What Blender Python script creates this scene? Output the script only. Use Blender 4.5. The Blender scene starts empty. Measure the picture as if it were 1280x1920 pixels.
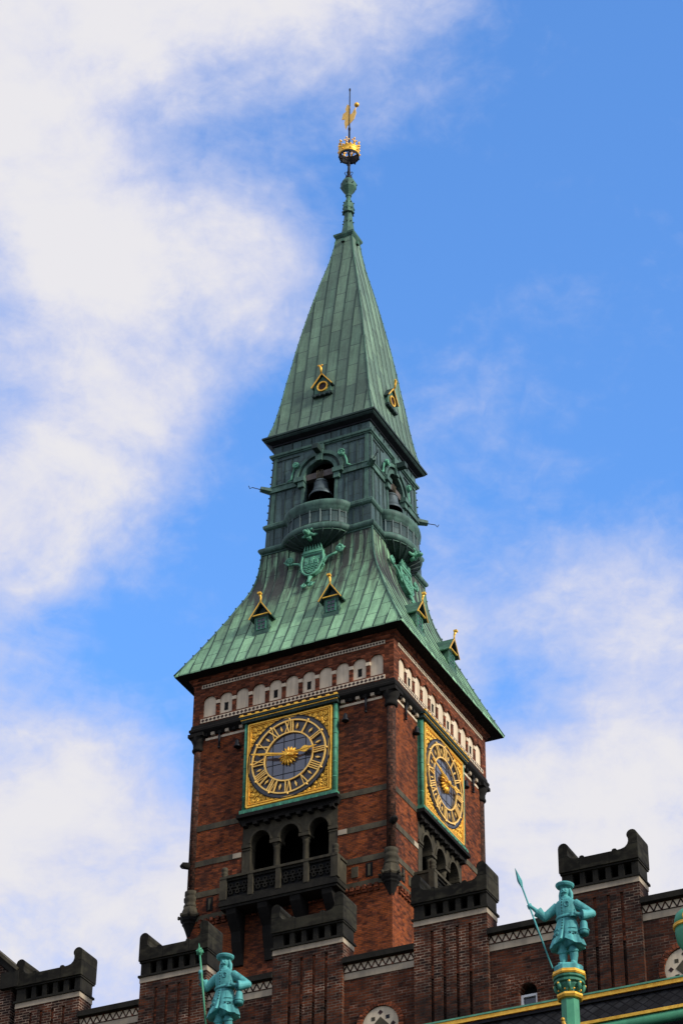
import bpy, bmesh, math, random
from math import sin, cos, pi, sqrt, atan2, radians
from mathutils import Vector, Matrix

random.seed(11)
SC = bpy.context.scene
COL = SC.collection

# ------------------------------------------------------------------ camera
CAM = Vector((47.0525, -93.859, 1.7))
YAW, PITCH, ROLL = -0.4662, 0.6138, 0.0133
cf = Vector((sin(YAW) * cos(PITCH), cos(YAW) * cos(PITCH), sin(PITCH)))
r0 = Vector((cos(YAW), -sin(YAW), 0.0))
u0 = r0.cross(cf)
cr = r0 * cos(ROLL) + u0 * sin(ROLL)
cu = u0 * cos(ROLL) - r0 * sin(ROLL)
camd = bpy.data.cameras.new('camera')
camo = bpy.data.objects.new('camera', camd)
COL.objects.link(camo)
M = Matrix((cr, cu, -cf)).transposed().to_4x4()
M.translation = CAM
camo.matrix_world = M
camd.sensor_fit = 'VERTICAL'
camd.sensor_height = 36.0
camd.lens = 4735.0 / 1920.0 * 36.0
camd.clip_end = 6000.0
SC.camera = camo

# ------------------------------------------------------------------ exposure, sun, sky
SC.view_settings.view_transform = 'Standard'
SC.view_settings.look = 'None'
SC.view_settings.exposure = 0.0
SC.view_settings.gamma = 1.0
SC.view_settings.use_curve_mapping = False
SUN = Vector((0.90, -0.17, 0.52)).normalized()
sd = bpy.data.lights.new('sun', 'SUN')
sd.energy = 4.4
sd.angle = radians(10.0)
sd.color = (1.0, 0.95, 0.86)
so = bpy.data.objects.new('sun', sd)
COL.objects.link(so)
so.location = (60, -60, 140)
so.rotation_euler = SUN.to_track_quat('Z', 'Y').to_euler()

W = bpy.data.worlds.new('World')
SC.world = W
W.use_nodes = True
nt = W.node_tree
nt.nodes.clear()


def N(tree, kind, **kw):
    n = tree.nodes.new(kind)
    for k, v in kw.items():
        if k == 'ins':
            for i, val in v.items():
                if hasattr(val, 'is_output'):
                    tree.links.new(val, n.inputs[i])
                else:
                    n.inputs[i].default_value = val
        else:
            setattr(n, k, v)
    return n


def MA(tree, op, a, b=None, c=None, clamp=False):
    ins = {0: a}
    if b is not None:
        ins[1] = b
    if c is not None:
        ins[2] = c
    n = N(tree, 'ShaderNodeMath', operation=op, ins=ins)
    n.use_clamp = clamp
    return n.outputs[0]


def MIX(tree, f, a, b, blend='MIX'):
    n = tree.nodes.new('ShaderNodeMix')
    n.data_type = 'RGBA'
    n.blend_type = blend
    for i, val in ((0, f), (6, a), (7, b)):
        if hasattr(val, 'is_output'):
            tree.links.new(val, n.inputs[i])
        else:
            if i and len(val) == 3:
                val = (*val, 1.0)
            n.inputs[i].default_value = val
    return n.outputs[2]


def RAMP(tree, fac, stops):
    n = tree.nodes.new('ShaderNodeValToRGB')
    e = n.color_ramp.elements
    while len(e) < len(stops):
        e.new(0.5)
    for el, (p, c) in zip(e, stops):
        el.position = p
        el.color = (c, c, c, 1) if not hasattr(c, '__len__') else (*c[:3], 1)
    tree.links.new(fac, n.inputs[0])
    return n.outputs[0]


# cloud banks: direction on the sky dome, tightness, amount
CLOUDS = [[-0.3684, 0.8391, 0.4003, 155.3, 0.621], [-0.4553, 0.561, 0.6913, 155.3, 0.75], [-0.2517, 0.711, 0.6566, 155.3, -0.375], [-0.5042, 0.7386, 0.4475, 875.8, 0.46], [-0.4147, 0.7413, 0.5277, 875.8, -0.237], [-0.2649, 0.8165, 0.513, 875.8, 0.411], [-0.4732, 0.6699, 0.5721, 1852.9, 0.443], [-0.3128, 0.6064, 0.731, 1852.9, 0.34], [-0.4188, 0.6718, 0.6109, 1852.9, 0.576], [-0.3783, 0.7039, 0.6012, 1852.9, -0.421], [-0.3543, 0.7714, 0.5286, 1852.9, 0.526], [-0.3773, 0.6629, 0.6467, 1852.9, 0.703], [-0.3666, 0.5665, 0.7381, 1852.9, 0.297], [-0.5177, 0.6883, 0.5081, 1852.9, 0.064], [-0.4878, 0.7836, 0.3848, 1852.9, 0.586], [-0.4473, 0.7724, 0.4508, 1852.9, 0.453], [-0.2683, 0.859, 0.4361, 875.8, 0.35], [-0.3454, 0.6356, 0.6904, 1852.9, -0.16], [-0.4552, 0.7095, 0.5379, 1852.9, -0.147], [-0.4732, 0.5956, 0.6491, 1852.9, -0.521], [-0.2857, 0.7835, 0.5518, 1852.9, 0.336], [-0.3269, 0.792, 0.5156, 1852.9, -0.419], [-0.3518, 0.805, 0.4778, 1852.9, 0.241], [-0.2593, 0.7668, 0.5871, 1852.9, -0.273], [-0.4093, 0.7695, 0.4903, 1852.9, -0.449], [-0.2036, 0.6442, 0.7373, 875.8, -0.27], [-0.4821, 0.7285, 0.4868, 1852.9, 0.449], [-0.3282, 0.6771, 0.6587, 1852.9, -0.247], [-0.508, 0.667, 0.545, 1852.9, 0.417], [-0.3779, 0.7424, 0.5533, 1852.9, -0.308], [-0.3962, 0.6634, 0.6347, 1852.9, -0.56], [-0.3749, 0.62, 0.6892, 1852.9, -0.213], [-0.5425, 0.7486, 0.3811, 1852.9, 0.393], [-0.4313, 0.6216, 0.6539, 1852.9, 0.134], [-0.5236, 0.7017, 0.4831, 1852.9, 0.252], [-0.3024, 0.818, 0.4894, 1852.9, 0.151], [-0.2853, 0.6646, 0.6906, 1852.9, -0.099], [-0.4617, 0.7236, 0.513, 1852.9, -0.347], [-0.4192, 0.7114, 0.5641, 1852.9, -0.174], [-0.4002, 0.7897, 0.4649, 1852.9, 0.156], [-0.3556, 0.7347, 0.5778, 1852.9, 0.114], [-0.4449, 0.8079, 0.3865, 1852.9, 0.136], [-0.2831, 0.6208, 0.7311, 1852.9, 0.161], [-0.3423, 0.5914, 0.7302, 1852.9, 0.219], [-0.3263, 0.7221, 0.61, 7000.0, 0.05], [-0.3176, 0.7211, 0.6157, 7000.0, 0.05], [-0.308, 0.7205, 0.6213, 7000.0, 0.05], [-0.2984, 0.7197, 0.6269, 7000.0, 0.04], [-0.4336, 0.6537, 0.6202, 330.0, 0.16], [-0.4168, 0.5985, 0.6842, 500.0, 0.10]]
tc = N(nt, 'ShaderNodeTexCoord')
dirv = N(nt, 'ShaderNodeVectorMath', operation='NORMALIZE', ins={0: tc.outputs['Generated']}).outputs[0]
warp = N(nt, 'ShaderNodeTexNoise', ins={'Vector': dirv, 'Scale': 9.0, 'Detail': 5.0, 'Roughness': 0.6})
wv = N(nt, 'ShaderNodeVectorMath', operation='SUBTRACT', ins={0: warp.outputs['Color'], 1: (0.5, 0.5, 0.5)}).outputs[0]
wv = N(nt, 'ShaderNodeVectorMath', operation='SCALE', ins={0: wv, 'Scale': 0.035}).outputs[0]
dw = N(nt, 'ShaderNodeVectorMath', operation='ADD', ins={0: dirv, 1: wv}).outputs[0]
dw = N(nt, 'ShaderNodeVectorMath', operation='NORMALIZE', ins={0: dw}).outputs[0]
acc = None
for cx_, cy_, cz_, k_, a_ in CLOUDS:
    dt = N(nt, 'ShaderNodeVectorMath', operation='DOT_PRODUCT', ins={0: dw, 1: (cx_, cy_, cz_)}).outputs['Value']
    ex = MA(nt, 'EXPONENT', MA(nt, 'MULTIPLY_ADD', dt, k_, -k_))
    acc = MA(nt, 'MULTIPLY_ADD', ex, a_, acc if acc is not None else 0.35)
str_ = N(nt, 'ShaderNodeMapping', ins={'Vector': dirv, 'Rotation': (0.3, 0.5, 0.2), 'Scale': (1.0, 1.0, 1.7)}).outputs[0]
n1 = N(nt, 'ShaderNodeTexNoise', ins={'Vector': str_, 'Scale': 14.0, 'Detail': 9.0, 'Roughness': 0.60, 'Distortion': 0.35}).outputs['Fac']
n3 = N(nt, 'ShaderNodeTexNoise', ins={'Vector': dw, 'Scale': 95.0, 'Detail': 7.0, 'Roughness': 0.62, 'Distortion': 0.6}).outputs['Fac']
n2 = N(nt, 'ShaderNodeTexNoise', ins={'Vector': str_, 'Scale': 46.0, 'Detail': 6.0, 'Roughness': 0.55}).outputs['Fac']
acc = MA(nt, 'MULTIPLY_ADD', MA(nt, 'SUBTRACT', n1, 0.5), 1.15, acc)
acc = MA(nt, 'MULTIPLY_ADD', MA(nt, 'SUBTRACT', n2, 0.5), 0.45, acc)
vd = N(nt, 'ShaderNodeVectorMath', operation='DOT_PRODUCT', ins={0: dirv, 1: (-0.3677, 0.7304, 0.5755)}).outputs['Value']
acc = MA(nt, 'ADD', acc, N(nt, 'ShaderNodeMapRange', ins={0: vd, 1: 0.93, 2: 0.78, 3: 0.0, 4: 0.45}).outputs[0])      # heavier cover over the rest of the sky
acc = MA(nt, 'MULTIPLY_ADD', MA(nt, 'SUBTRACT', n3, 0.5), 0.36, acc)
mask = N(nt, 'ShaderNodeMapRange', interpolation_type='SMOOTHSTEP', ins={0: acc, 1: 0.04, 2: 0.98, 3: 0.0, 4: 1.0}).outputs[0]
sky = N(nt, 'ShaderNodeTexSky', sky_type='NISHITA')
sky.sun_disc = False
sky.sun_elevation = math.asin(SUN.z)
sky.sun_rotation = atan2(SUN.x, SUN.y)
sky.altitude = 10.0
sky.air_density = 1.0
sky.dust_density = 0.6
sky.ozone_density = 1.4
SKYGAIN = (1.03, 1.66, 2.36)
skyc = MIX(nt, 1.0, sky.outputs[0], SKYGAIN, 'MULTIPLY')
thick = N(nt, 'ShaderNodeMapRange', interpolation_type='SMOOTHSTEP', ins={0: MA(nt, 'MULTIPLY_ADD', MA(nt, 'SUBTRACT', n1, 0.5), 0.8, acc), 1: 0.50, 2: 1.20, 3: 0.0, 4: 1.0}).outputs[0]
cl = MIX(nt, thick, (4.25, 4.45, 5.75), (5.5, 5.42, 5.65))
skyf = MIX(nt, mask, skyc, cl)
bg = N(nt, 'ShaderNodeBackground', ins={0: skyf, 1: 0.15})
wo = N(nt, 'ShaderNodeOutputWorld', ins={0: bg.outputs[0]})


# ------------------------------------------------------------------ materials
def new_mat(name):
    m = bpy.data.materials.new(name)
    m.use_nodes = True
    t = m.node_tree
    b = t.nodes['Principled BSDF']
    return m, t, b


def objco(t):
    return N(t, 'ShaderNodeTexCoord').outputs['Object']


def noise(t, vec, scale, detail=5.0, rough=0.6, stretch=None):
    if stretch:
        vec = N(t, 'ShaderNodeMapping', ins={'Vector': vec, 'Scale': stretch}).outputs[0]
    return N(t, 'ShaderNodeTexNoise', ins={'Vector': vec, 'Scale': scale, 'Detail': detail, 'Roughness': rough}).outputs['Fac']


def bump(t, b, h, dist, strength=1.0):
    n = N(t, 'ShaderNodeBump', ins={'Height': h, 'Distance': dist, 'Strength': strength})
    t.links.new(n.outputs[0], b.inputs['Normal'])


def plain(name, c, rough=0.7, metal=0.0, var=0.25, scale=3.0, c2=None, streak=0.0, streakc=(0.02, 0.02, 0.02), bmp=0.0, spec=0.22):
    """weathered single-colour surface: broad mottling, optional run-off streaks"""
    m, t, b = new_mat(name)
    oc = objco(t)
    n = noise(t, oc, scale)
    lo = c2 if c2 else tuple(x * (1 - var) for x in c)
    hi = c if c2 else tuple(min(1, x * (1 + var)) for x in c)
    col = MIX(t, RAMP(t, n, [(0.32, 0.0), (0.68, 1.0)]), lo, hi)
    if streak:
        s = noise(t, oc, 1.0, 4.0, 0.65, (3.2, 3.2, 0.22))
        col = MIX(t, MA(t, 'MULTIPLY', RAMP(t, s, [(0.46, 0.0), (0.66, 1.0)]), streak), col, streakc)
    t.links.new(col, b.inputs['Base Color'])
    b.inputs['Roughness'].default_value = rough
    b.inputs['Metallic'].default_value = metal
    b.inputs['Specular IOR Level'].default_value = spec
    if bmp:
        bump(t, b, noise(t, oc, scale * 6), bmp)
    return m


def brick(name, c1, c2, mortar, bw=0.24, bh=0.08, ms=0.010, soot=0.5, sootc=(0.012, 0.010, 0.009), orange=None, oamt=0.0, mpatch=0.0, mz=None):
    m, t, b = new_mat(name)
    oc = objco(t)
    sx = N(t, 'ShaderNodeSeparateXYZ', ins={0: oc})
    u = MA(t, 'ADD', sx.outputs[0], sx.outputs[1])
    v = N(t, 'ShaderNodeCombineXYZ', ins={0: u, 1: sx.outputs[2], 2: 0.0}).outputs[0]
    mo = mortar
    if mpatch:
        pn = noise(t, oc, 0.55, 3.0)
        pf = RAMP(t, pn, [(0.40, 0.0), (0.58, 1.0)])
        if mz:       # lime bloom only survives near the top
            zf = N(t, 'ShaderNodeMapRange', ins={0: MA(t, 'MULTIPLY_ADD', MA(t, 'SUBTRACT', pn, 0.5), 2.6, sx.outputs[2]), 1: mz[0], 2: mz[1], 3: 1.0, 4: 0.0}).outputs[0]
            pf = MA(t, 'MAXIMUM', pf, zf)
        mo = MIX(t, MA(t, 'MULTIPLY', pf, mpatch), mortar, (0.028, 0.020, 0.016))
    br = N(t, 'ShaderNodeTexBrick', ins={'Vector': v, 'Color1': (*c1, 1), 'Color2': (*c2, 1), 'Scale': 1.0, 'Mortar Size': ms,
                                        'Mortar Smooth': 0.2, 'Bias': 0.0, 'Brick Width': bw, 'Row Height': bh})
    if hasattr(mo, 'is_output'):
        t.links.new(mo, br.inputs['Mortar'])
    else:
        br.inputs['Mortar'].default_value = (*mo, 1)
    col = br.outputs['Color']
    bid = N(t, 'ShaderNodeTexWhiteNoise', noise_dimensions='2D', ins={'Vector': N(t, 'ShaderNodeVectorMath', operation='FLOOR', ins={0: N(t, 'ShaderNodeVectorMath', operation='DIVIDE', ins={0: v, 1: (bw, bh, 1.0)}).outputs[0]}).outputs[0]}).outputs['Value']
    col = MIX(t, 1.0, col, RAMP(t, bid, [(0.0, 0.42), (0.7, 1.0), (1.0, 1.9)]), 'MULTIPLY')
    if orange:
        pn = noise(t, oc, 0.42, 6.0, 0.7)
        g = noise(t, v, 1.0, 2.0, 0.5, (2.6, 5.5, 1))
        f = MA(t, 'MULTIPLY', RAMP(t, MA(t, 'MULTIPLY_ADD', g, 0.5, MA(t, 'MULTIPLY', pn, 0.6)), [(0.50, 0.0), (0.64, 1.0)]), oamt)
        col = MIX(t, MA(t, 'MULTIPLY', f, MA(t, 'SUBTRACT', 1.0, br.outputs['Fac'])), col, orange)
    if soot:
        s1 = noise(t, oc, 0.35, 7.0, 0.68)
        s2 = noise(t, oc, 1.0, 4.0, 0.6, (1.6, 1.6, 0.16))
        f = MA(t, 'MULTIPLY', RAMP(t, MA(t, 'MULTIPLY_ADD', s1, 0.6, MA(t, 'MULTIPLY', s2, 0.4)), [(0.42, 0.0), (0.62, 1.0)]), soot)
        col = MIX(t, f, col, sootc)
    t.links.new(col, b.inputs['Base Color'])
    b.inputs['Roughness'].default_value = 0.9
    b.inputs['Specular IOR Level'].default_value = 0.15
    bump(t, b, MA(t, 'SUBTRACT', 1.0, br.outputs['Fac']), 0.012, 0.6)
    return m


def copper(name, base, alt, dark, w=0.6, h=1.15, useuv=True, joint=(0.03, 0.05, 0.045), streak=0.5, brown=0.0, brownc=(0.05, 0.03, 0.025), brz=None):
    """sheet copper laid in bays: tone differs a little per sheet, cross joints, rain streaks"""
    m, t, b = new_mat(name)
    oc = objco(t)
    if useuv:
        v = N(t, 'ShaderNodeTexCoord').outputs['UV']
    else:
        sx = N(t, 'ShaderNodeSeparateXYZ', ins={0: oc})
        v = N(t, 'ShaderNodeCombineXYZ', ins={0: MA(t, 'ADD', sx.outputs[0], sx.outputs[1]), 1: sx.outputs[2], 2: 0.0}).outputs[0]
    sw = N(t, 'ShaderNodeSeparateXYZ', ins={0: v})
    vv = N(t, 'ShaderNodeCombineXYZ', ins={0: sw.outputs[1], 1: sw.outputs[0], 2: 0.0}).outputs[0]   # bays run upwards, joints staggered
    br = N(t, 'ShaderNodeTexBrick', ins={'Vector': vv, 'Color1': (*base, 1), 'Color2': (*alt, 1), 'Mortar': (*joint, 1), 'Scale': 1.0,
                                        'Mortar Size': 0.026, 'Mortar Smooth': 0.5, 'Bias': 0.0, 'Brick Width': h, 'Row Height': w})
    br.offset = 0.42
    wn = N(t, 'ShaderNodeTexWhiteNoise', noise_dimensions='2D', ins={'Vector': N(t, 'ShaderNodeVectorMath', operation='FLOOR', ins={0: N(t, 'ShaderNodeVectorMath', operation='DIVIDE', ins={0: v, 1: (w, h * 1.7, 1.0)}).outputs[0]}).outputs[0]}).outputs['Value']
    bid = N(t, 'ShaderNodeTexNoise', ins={'Vector': oc, 'Scale': 0.8, 'Detail': 6.0, 'Roughness': 0.7}).outputs['Fac']
    col = MIX(t, 1.0, br.outputs['Color'], RAMP(t, bid, [(0.25, 0.72), (0.75, 1.25)]), 'MULTIPLY')
    col = MIX(t, 1.0, col, RAMP(t, wn, [(0.0, 0.72), (0.25, 0.94), (1.0, 1.12)]), 'MULTIPLY')
    s = noise(t, v, 1.0, 5.0, 0.7, (5.0, 0.35, 1.0))
    col = MIX(t, MA(t, 'MULTIPLY', RAMP(t, s, [(0.45, 0.0), (0.68, 1.0)]), streak), col, dark)
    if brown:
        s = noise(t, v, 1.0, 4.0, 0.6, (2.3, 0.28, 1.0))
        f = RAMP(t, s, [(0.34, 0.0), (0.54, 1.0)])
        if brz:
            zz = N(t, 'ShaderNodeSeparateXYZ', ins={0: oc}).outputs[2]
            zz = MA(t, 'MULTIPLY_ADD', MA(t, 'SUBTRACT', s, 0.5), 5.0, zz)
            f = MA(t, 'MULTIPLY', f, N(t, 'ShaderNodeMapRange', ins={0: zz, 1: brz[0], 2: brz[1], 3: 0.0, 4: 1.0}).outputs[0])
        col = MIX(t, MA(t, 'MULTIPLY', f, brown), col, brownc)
    fine = noise(t, oc, 9.0, 4.0)
    col = MIX(t, 1.0, col, RAMP(t, fine, [(0.3, 0.86), (0.7, 1.12)]), 'MULTIPLY')
    t.links.new(col, b.inputs['Base Color'])
    b.inputs['Roughness'].default_value = 0.62
    b.inputs['Specular IOR Level'].default_value = 0.28
    bump(t, b, MA(t, 'MULTIPLY_ADD', br.outputs['Fac'], -0.6, noise(t, oc, 2.2, 3.0)), 0.02, 0.5)
    return m


MT = {}
MT['brick'] = brick('tower_brick', (0.165, 0.036, 0.012), (0.072, 0.019, 0.008), (0.070, 0.034, 0.020), bh=0.085, soot=0.6, orange=(0.33, 0.078, 0.017), oamt=0.85)
MT['brick_frieze'] = brick('frieze_brick', (0.20, 0.050, 0.018), (0.13, 0.034, 0.014), (0.085, 0.043, 0.027), soot=0.35)
MT['brick_dark'] = brick('column_brick', (0.085, 0.026, 0.012), (0.036, 0.015, 0.009), (0.060, 0.040, 0.028), bw=0.13, bh=0.11, ms=0.012, soot=0.4)
MT['brick_wall'] = brick('facade_brick', (0.074, 0.019, 0.0085), (0.022, 0.0095, 0.006), (0.20, 0.125, 0.085), bw=0.27, bh=0.092, ms=0.012, soot=0.65, orange=(0.20, 0.052, 0.017), oamt=0.55, mpatch=0.85)
MT['brick_turret'] = brick('turret_brick', (0.052, 0.016, 0.008), (0.018, 0.0085, 0.006), (0.33, 0.235, 0.165), bw=0.27, bh=0.092, ms=0.013, soot=0.6, orange=(0.22, 0.058, 0.018), oamt=0.5, mpatch=0.9, mz=(33.2, 34.4))
MT['stone_dark'] = plain('dark_stone', (0.0135, 0.0118, 0.0078), 0.9, scale=1.6, var=0.5, streak=0.5, streakc=(0.004, 0.0035, 0.003), bmp=0.01)
MT['stone_cap'] = brick('cap_stone_blocks', (0.0150, 0.0128, 0.0084), (0.0100, 0.0088, 0.0062), (0.003, 0.003, 0.002), bw=0.95, bh=0.52, ms=0.012, soot=0.5, sootc=(0.007, 0.0065, 0.005), orange=(0.044, 0.040, 0.025), oamt=0.75)
MT['stone_grey'] = plain('grey_stone', (0.072, 0.060, 0.037), 0.9, scale=1.4, var=0.35, streak=0.6, streakc=(0.025, 0.023, 0.02), bmp=0.01)
MT['stone_mid'] = plain('weathered_stone', (0.050, 0.042, 0.026), 0.9, scale=1.4, var=0.4, streak=0.6, streakc=(0.012, 0.011, 0.009), bmp=0.01)
MT['stone_black'] = plain('sooty_shaded_stone', (0.007, 0.006, 0.0045), 0.95, scale=1.5, var=0.5)  # near-black: shade under the balcony is put into this colour
MT['stone_pale'] = plain('pale_limestone', (0.42, 0.34, 0.24), 0.85, scale=1.3, c2=(0.29, 0.235, 0.165), streak=0.4, streakc=(0.15, 0.13, 0.10))
MT['plaster'] = plain('plaster', (0.66, 0.54, 0.38), 0.9, scale=1.1, c2=(0.54, 0.44, 0.305), streak=0.5, streakc=(0.30, 0.24, 0.175))
MT['tile_dark'] = plain('dark_glazed_tile', (0.03, 0.012, 0.009), 0.6, var=0.4)
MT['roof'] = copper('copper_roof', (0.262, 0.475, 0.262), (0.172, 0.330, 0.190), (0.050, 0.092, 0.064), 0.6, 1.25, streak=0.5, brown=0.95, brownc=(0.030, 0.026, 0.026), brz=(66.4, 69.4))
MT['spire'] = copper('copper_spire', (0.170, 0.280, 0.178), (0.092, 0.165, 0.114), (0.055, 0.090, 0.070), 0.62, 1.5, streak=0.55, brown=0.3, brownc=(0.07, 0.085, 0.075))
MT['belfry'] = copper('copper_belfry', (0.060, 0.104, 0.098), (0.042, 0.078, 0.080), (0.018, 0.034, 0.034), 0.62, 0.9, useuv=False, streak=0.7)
MT['cop_trim'] = plain('copper_trim', (0.085, 0.19, 0.125), 0.6, scale=1.8, c2=(0.03, 0.065, 0.052), streak=0.45, streakc=(0.02, 0.045, 0.038))
MT['cop_mid'] = plain('copper_mid', (0.085, 0.168, 0.128), 0.6, scale=1.8, c2=(0.040, 0.080, 0.066), streak=0.6, streakc=(0.014, 0.028, 0.025))
MT['cop_dark'] = plain('copper_dark', (0.03, 0.058, 0.048), 0.6, scale=1.8, c2=(0.012, 0.024, 0.022), streak=0.4, streakc=(0.01, 0.016, 0.015))
MT['cop_bright'] = plain('copper_verdigris', (0.13, 0.37, 0.235), 0.62, scale=4.0, c2=(0.075, 0.22, 0.145), streak=0.25, streakc=(0.04, 0.12, 0.09))
MT['cop_frame'] = plain('copper_frame', (0.07, 0.27, 0.165), 0.55, scale=2.5, c2=(0.035, 0.13, 0.085), streak=0.3, streakc=(0.015, 0.05, 0.035))
MT['statue'] = plain('statue_patina', (0.120, 0.455, 0.435), 0.6, scale=5.0, c2=(0.070, 0.28, 0.27), streak=0.75, streakc=(0.022, 0.11, 0.12), bmp=0.006)
MT['statue_dark'] = plain('statue_dark_patina', (0.016, 0.075, 0.08), 0.6, scale=8.0, var=0.3)
MT['colgreen'] = plain('column_patina', (0.075, 0.30, 0.165), 0.5, scale=2.0, c2=(0.05, 0.21, 0.12), streak=0.3, streakc=(0.03, 0.12, 0.08))
MT['gold'] = plain('gilding', (1.0, 0.60, 0.09), 0.42, 0.45, scale=6.0, c2=(0.70, 0.35, 0.04), bmp=0.004)
MT['gold_ground'] = plain('gilded_ground', (0.66, 0.39, 0.06), 0.5, 0.25, scale=5.0, c2=(0.30, 0.16, 0.02))
MT['gold_pale'] = plain('pale_gilding', (0.92, 0.60, 0.18), 0.42, 0.35, scale=6.0, c2=(0.85, 0.48, 0.10))
MT['iron'] = plain('black_iron', (0.012, 0.013, 0.016), 0.55, 0.3, var=0.4)
MT['dial'] = plain('dial_ground', (0.020, 0.021, 0.025), 0.32, var=0.4, spec=0.6)
MT['bell'] = plain('bell_bronze', (0.060, 0.082, 0.086), 0.5, 0.15, var=0.3)
MT['timber'] = plain('bell_timber', (0.10, 0.085, 0.078), 0.85, var=0.3)
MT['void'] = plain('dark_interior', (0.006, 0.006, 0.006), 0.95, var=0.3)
MT['white'] = plain('white_paint', (0.72, 0.71, 0.68), 0.6, var=0.08)
MT['slate'] = None
m, t, b = new_mat('window_glass')
b.inputs['Base Color'].default_value = (0.035, 0.042, 0.055, 1)
b.inputs['Roughness'].default_value = 0.12
b.inputs['Specular IOR Level'].default_value = 0.6
MT['glass'] = m
m, t, b = new_mat('dial_glass')
b.inputs['Base Color'].default_value = (0.036, 0.040, 0.050, 1)
b.inputs['Roughness'].default_value = 0.14
b.inputs['IOR'].default_value = 2.0
MT['dialglass'] = m
m, t, b = new_mat('slate_tiles')
uvv = N(t, 'ShaderNodeTexCoord').outputs['UV']
mp = N(t, 'ShaderNodeMapping', ins={'Vector': uvv, 'Rotation': (0, 0, radians(45))}).outputs[0]
br = N(t, 'ShaderNodeTexBrick', ins={'Vector': mp, 'Color1': (0.007, 0.007, 0.008, 1), 'Color2': (0.016, 0.0165, 0.018, 1), 'Mortar': (0.003, 0.003, 0.004, 1), 'Scale': 1.0,
                                    'Mortar Size': 0.022, 'Brick Width': 0.26, 'Row Height': 0.26})
br.offset = 0.0
t.links.new(MIX(t, 1.0, br.outputs[0], RAMP(t, noise(t, uvv, 2.2), [(0.3, 0.5), (0.7, 1.7)]), 'MULTIPLY'), b.inputs['Base Color'])
b.inputs['Roughness'].default_value = 0.75
b.inputs['Specular IOR Level'].default_value = 0.12
bump(t, b, MA(t, 'SUBTRACT', 1.0, br.outputs['Fac']), 0.02, 0.8)
MT['slate'] = m
MT['paving'] = brick('paving', (0.17, 0.16, 0.15), (0.12, 0.115, 0.11), (0.06, 0.06, 0.06), bw=0.6, bh=0.4, ms=0.012, soot=0.2)
MT['deck'] = plain('roof_felt', (0.05, 0.05, 0.05), 0.9, var=0.3)


# ------------------------------------------------------------------ mesh helpers
def F0(u, v, z): return (u, -v, z)


def F1(u, v, z): return (v, u, z)


def F2(u, v, z): return (-u, v, z)


def F3(u, v, z): return (-v, -u, z)


FACES = (F0, F1, F2, F3)


def FW(x, y, z): return (x, y, z)


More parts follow.
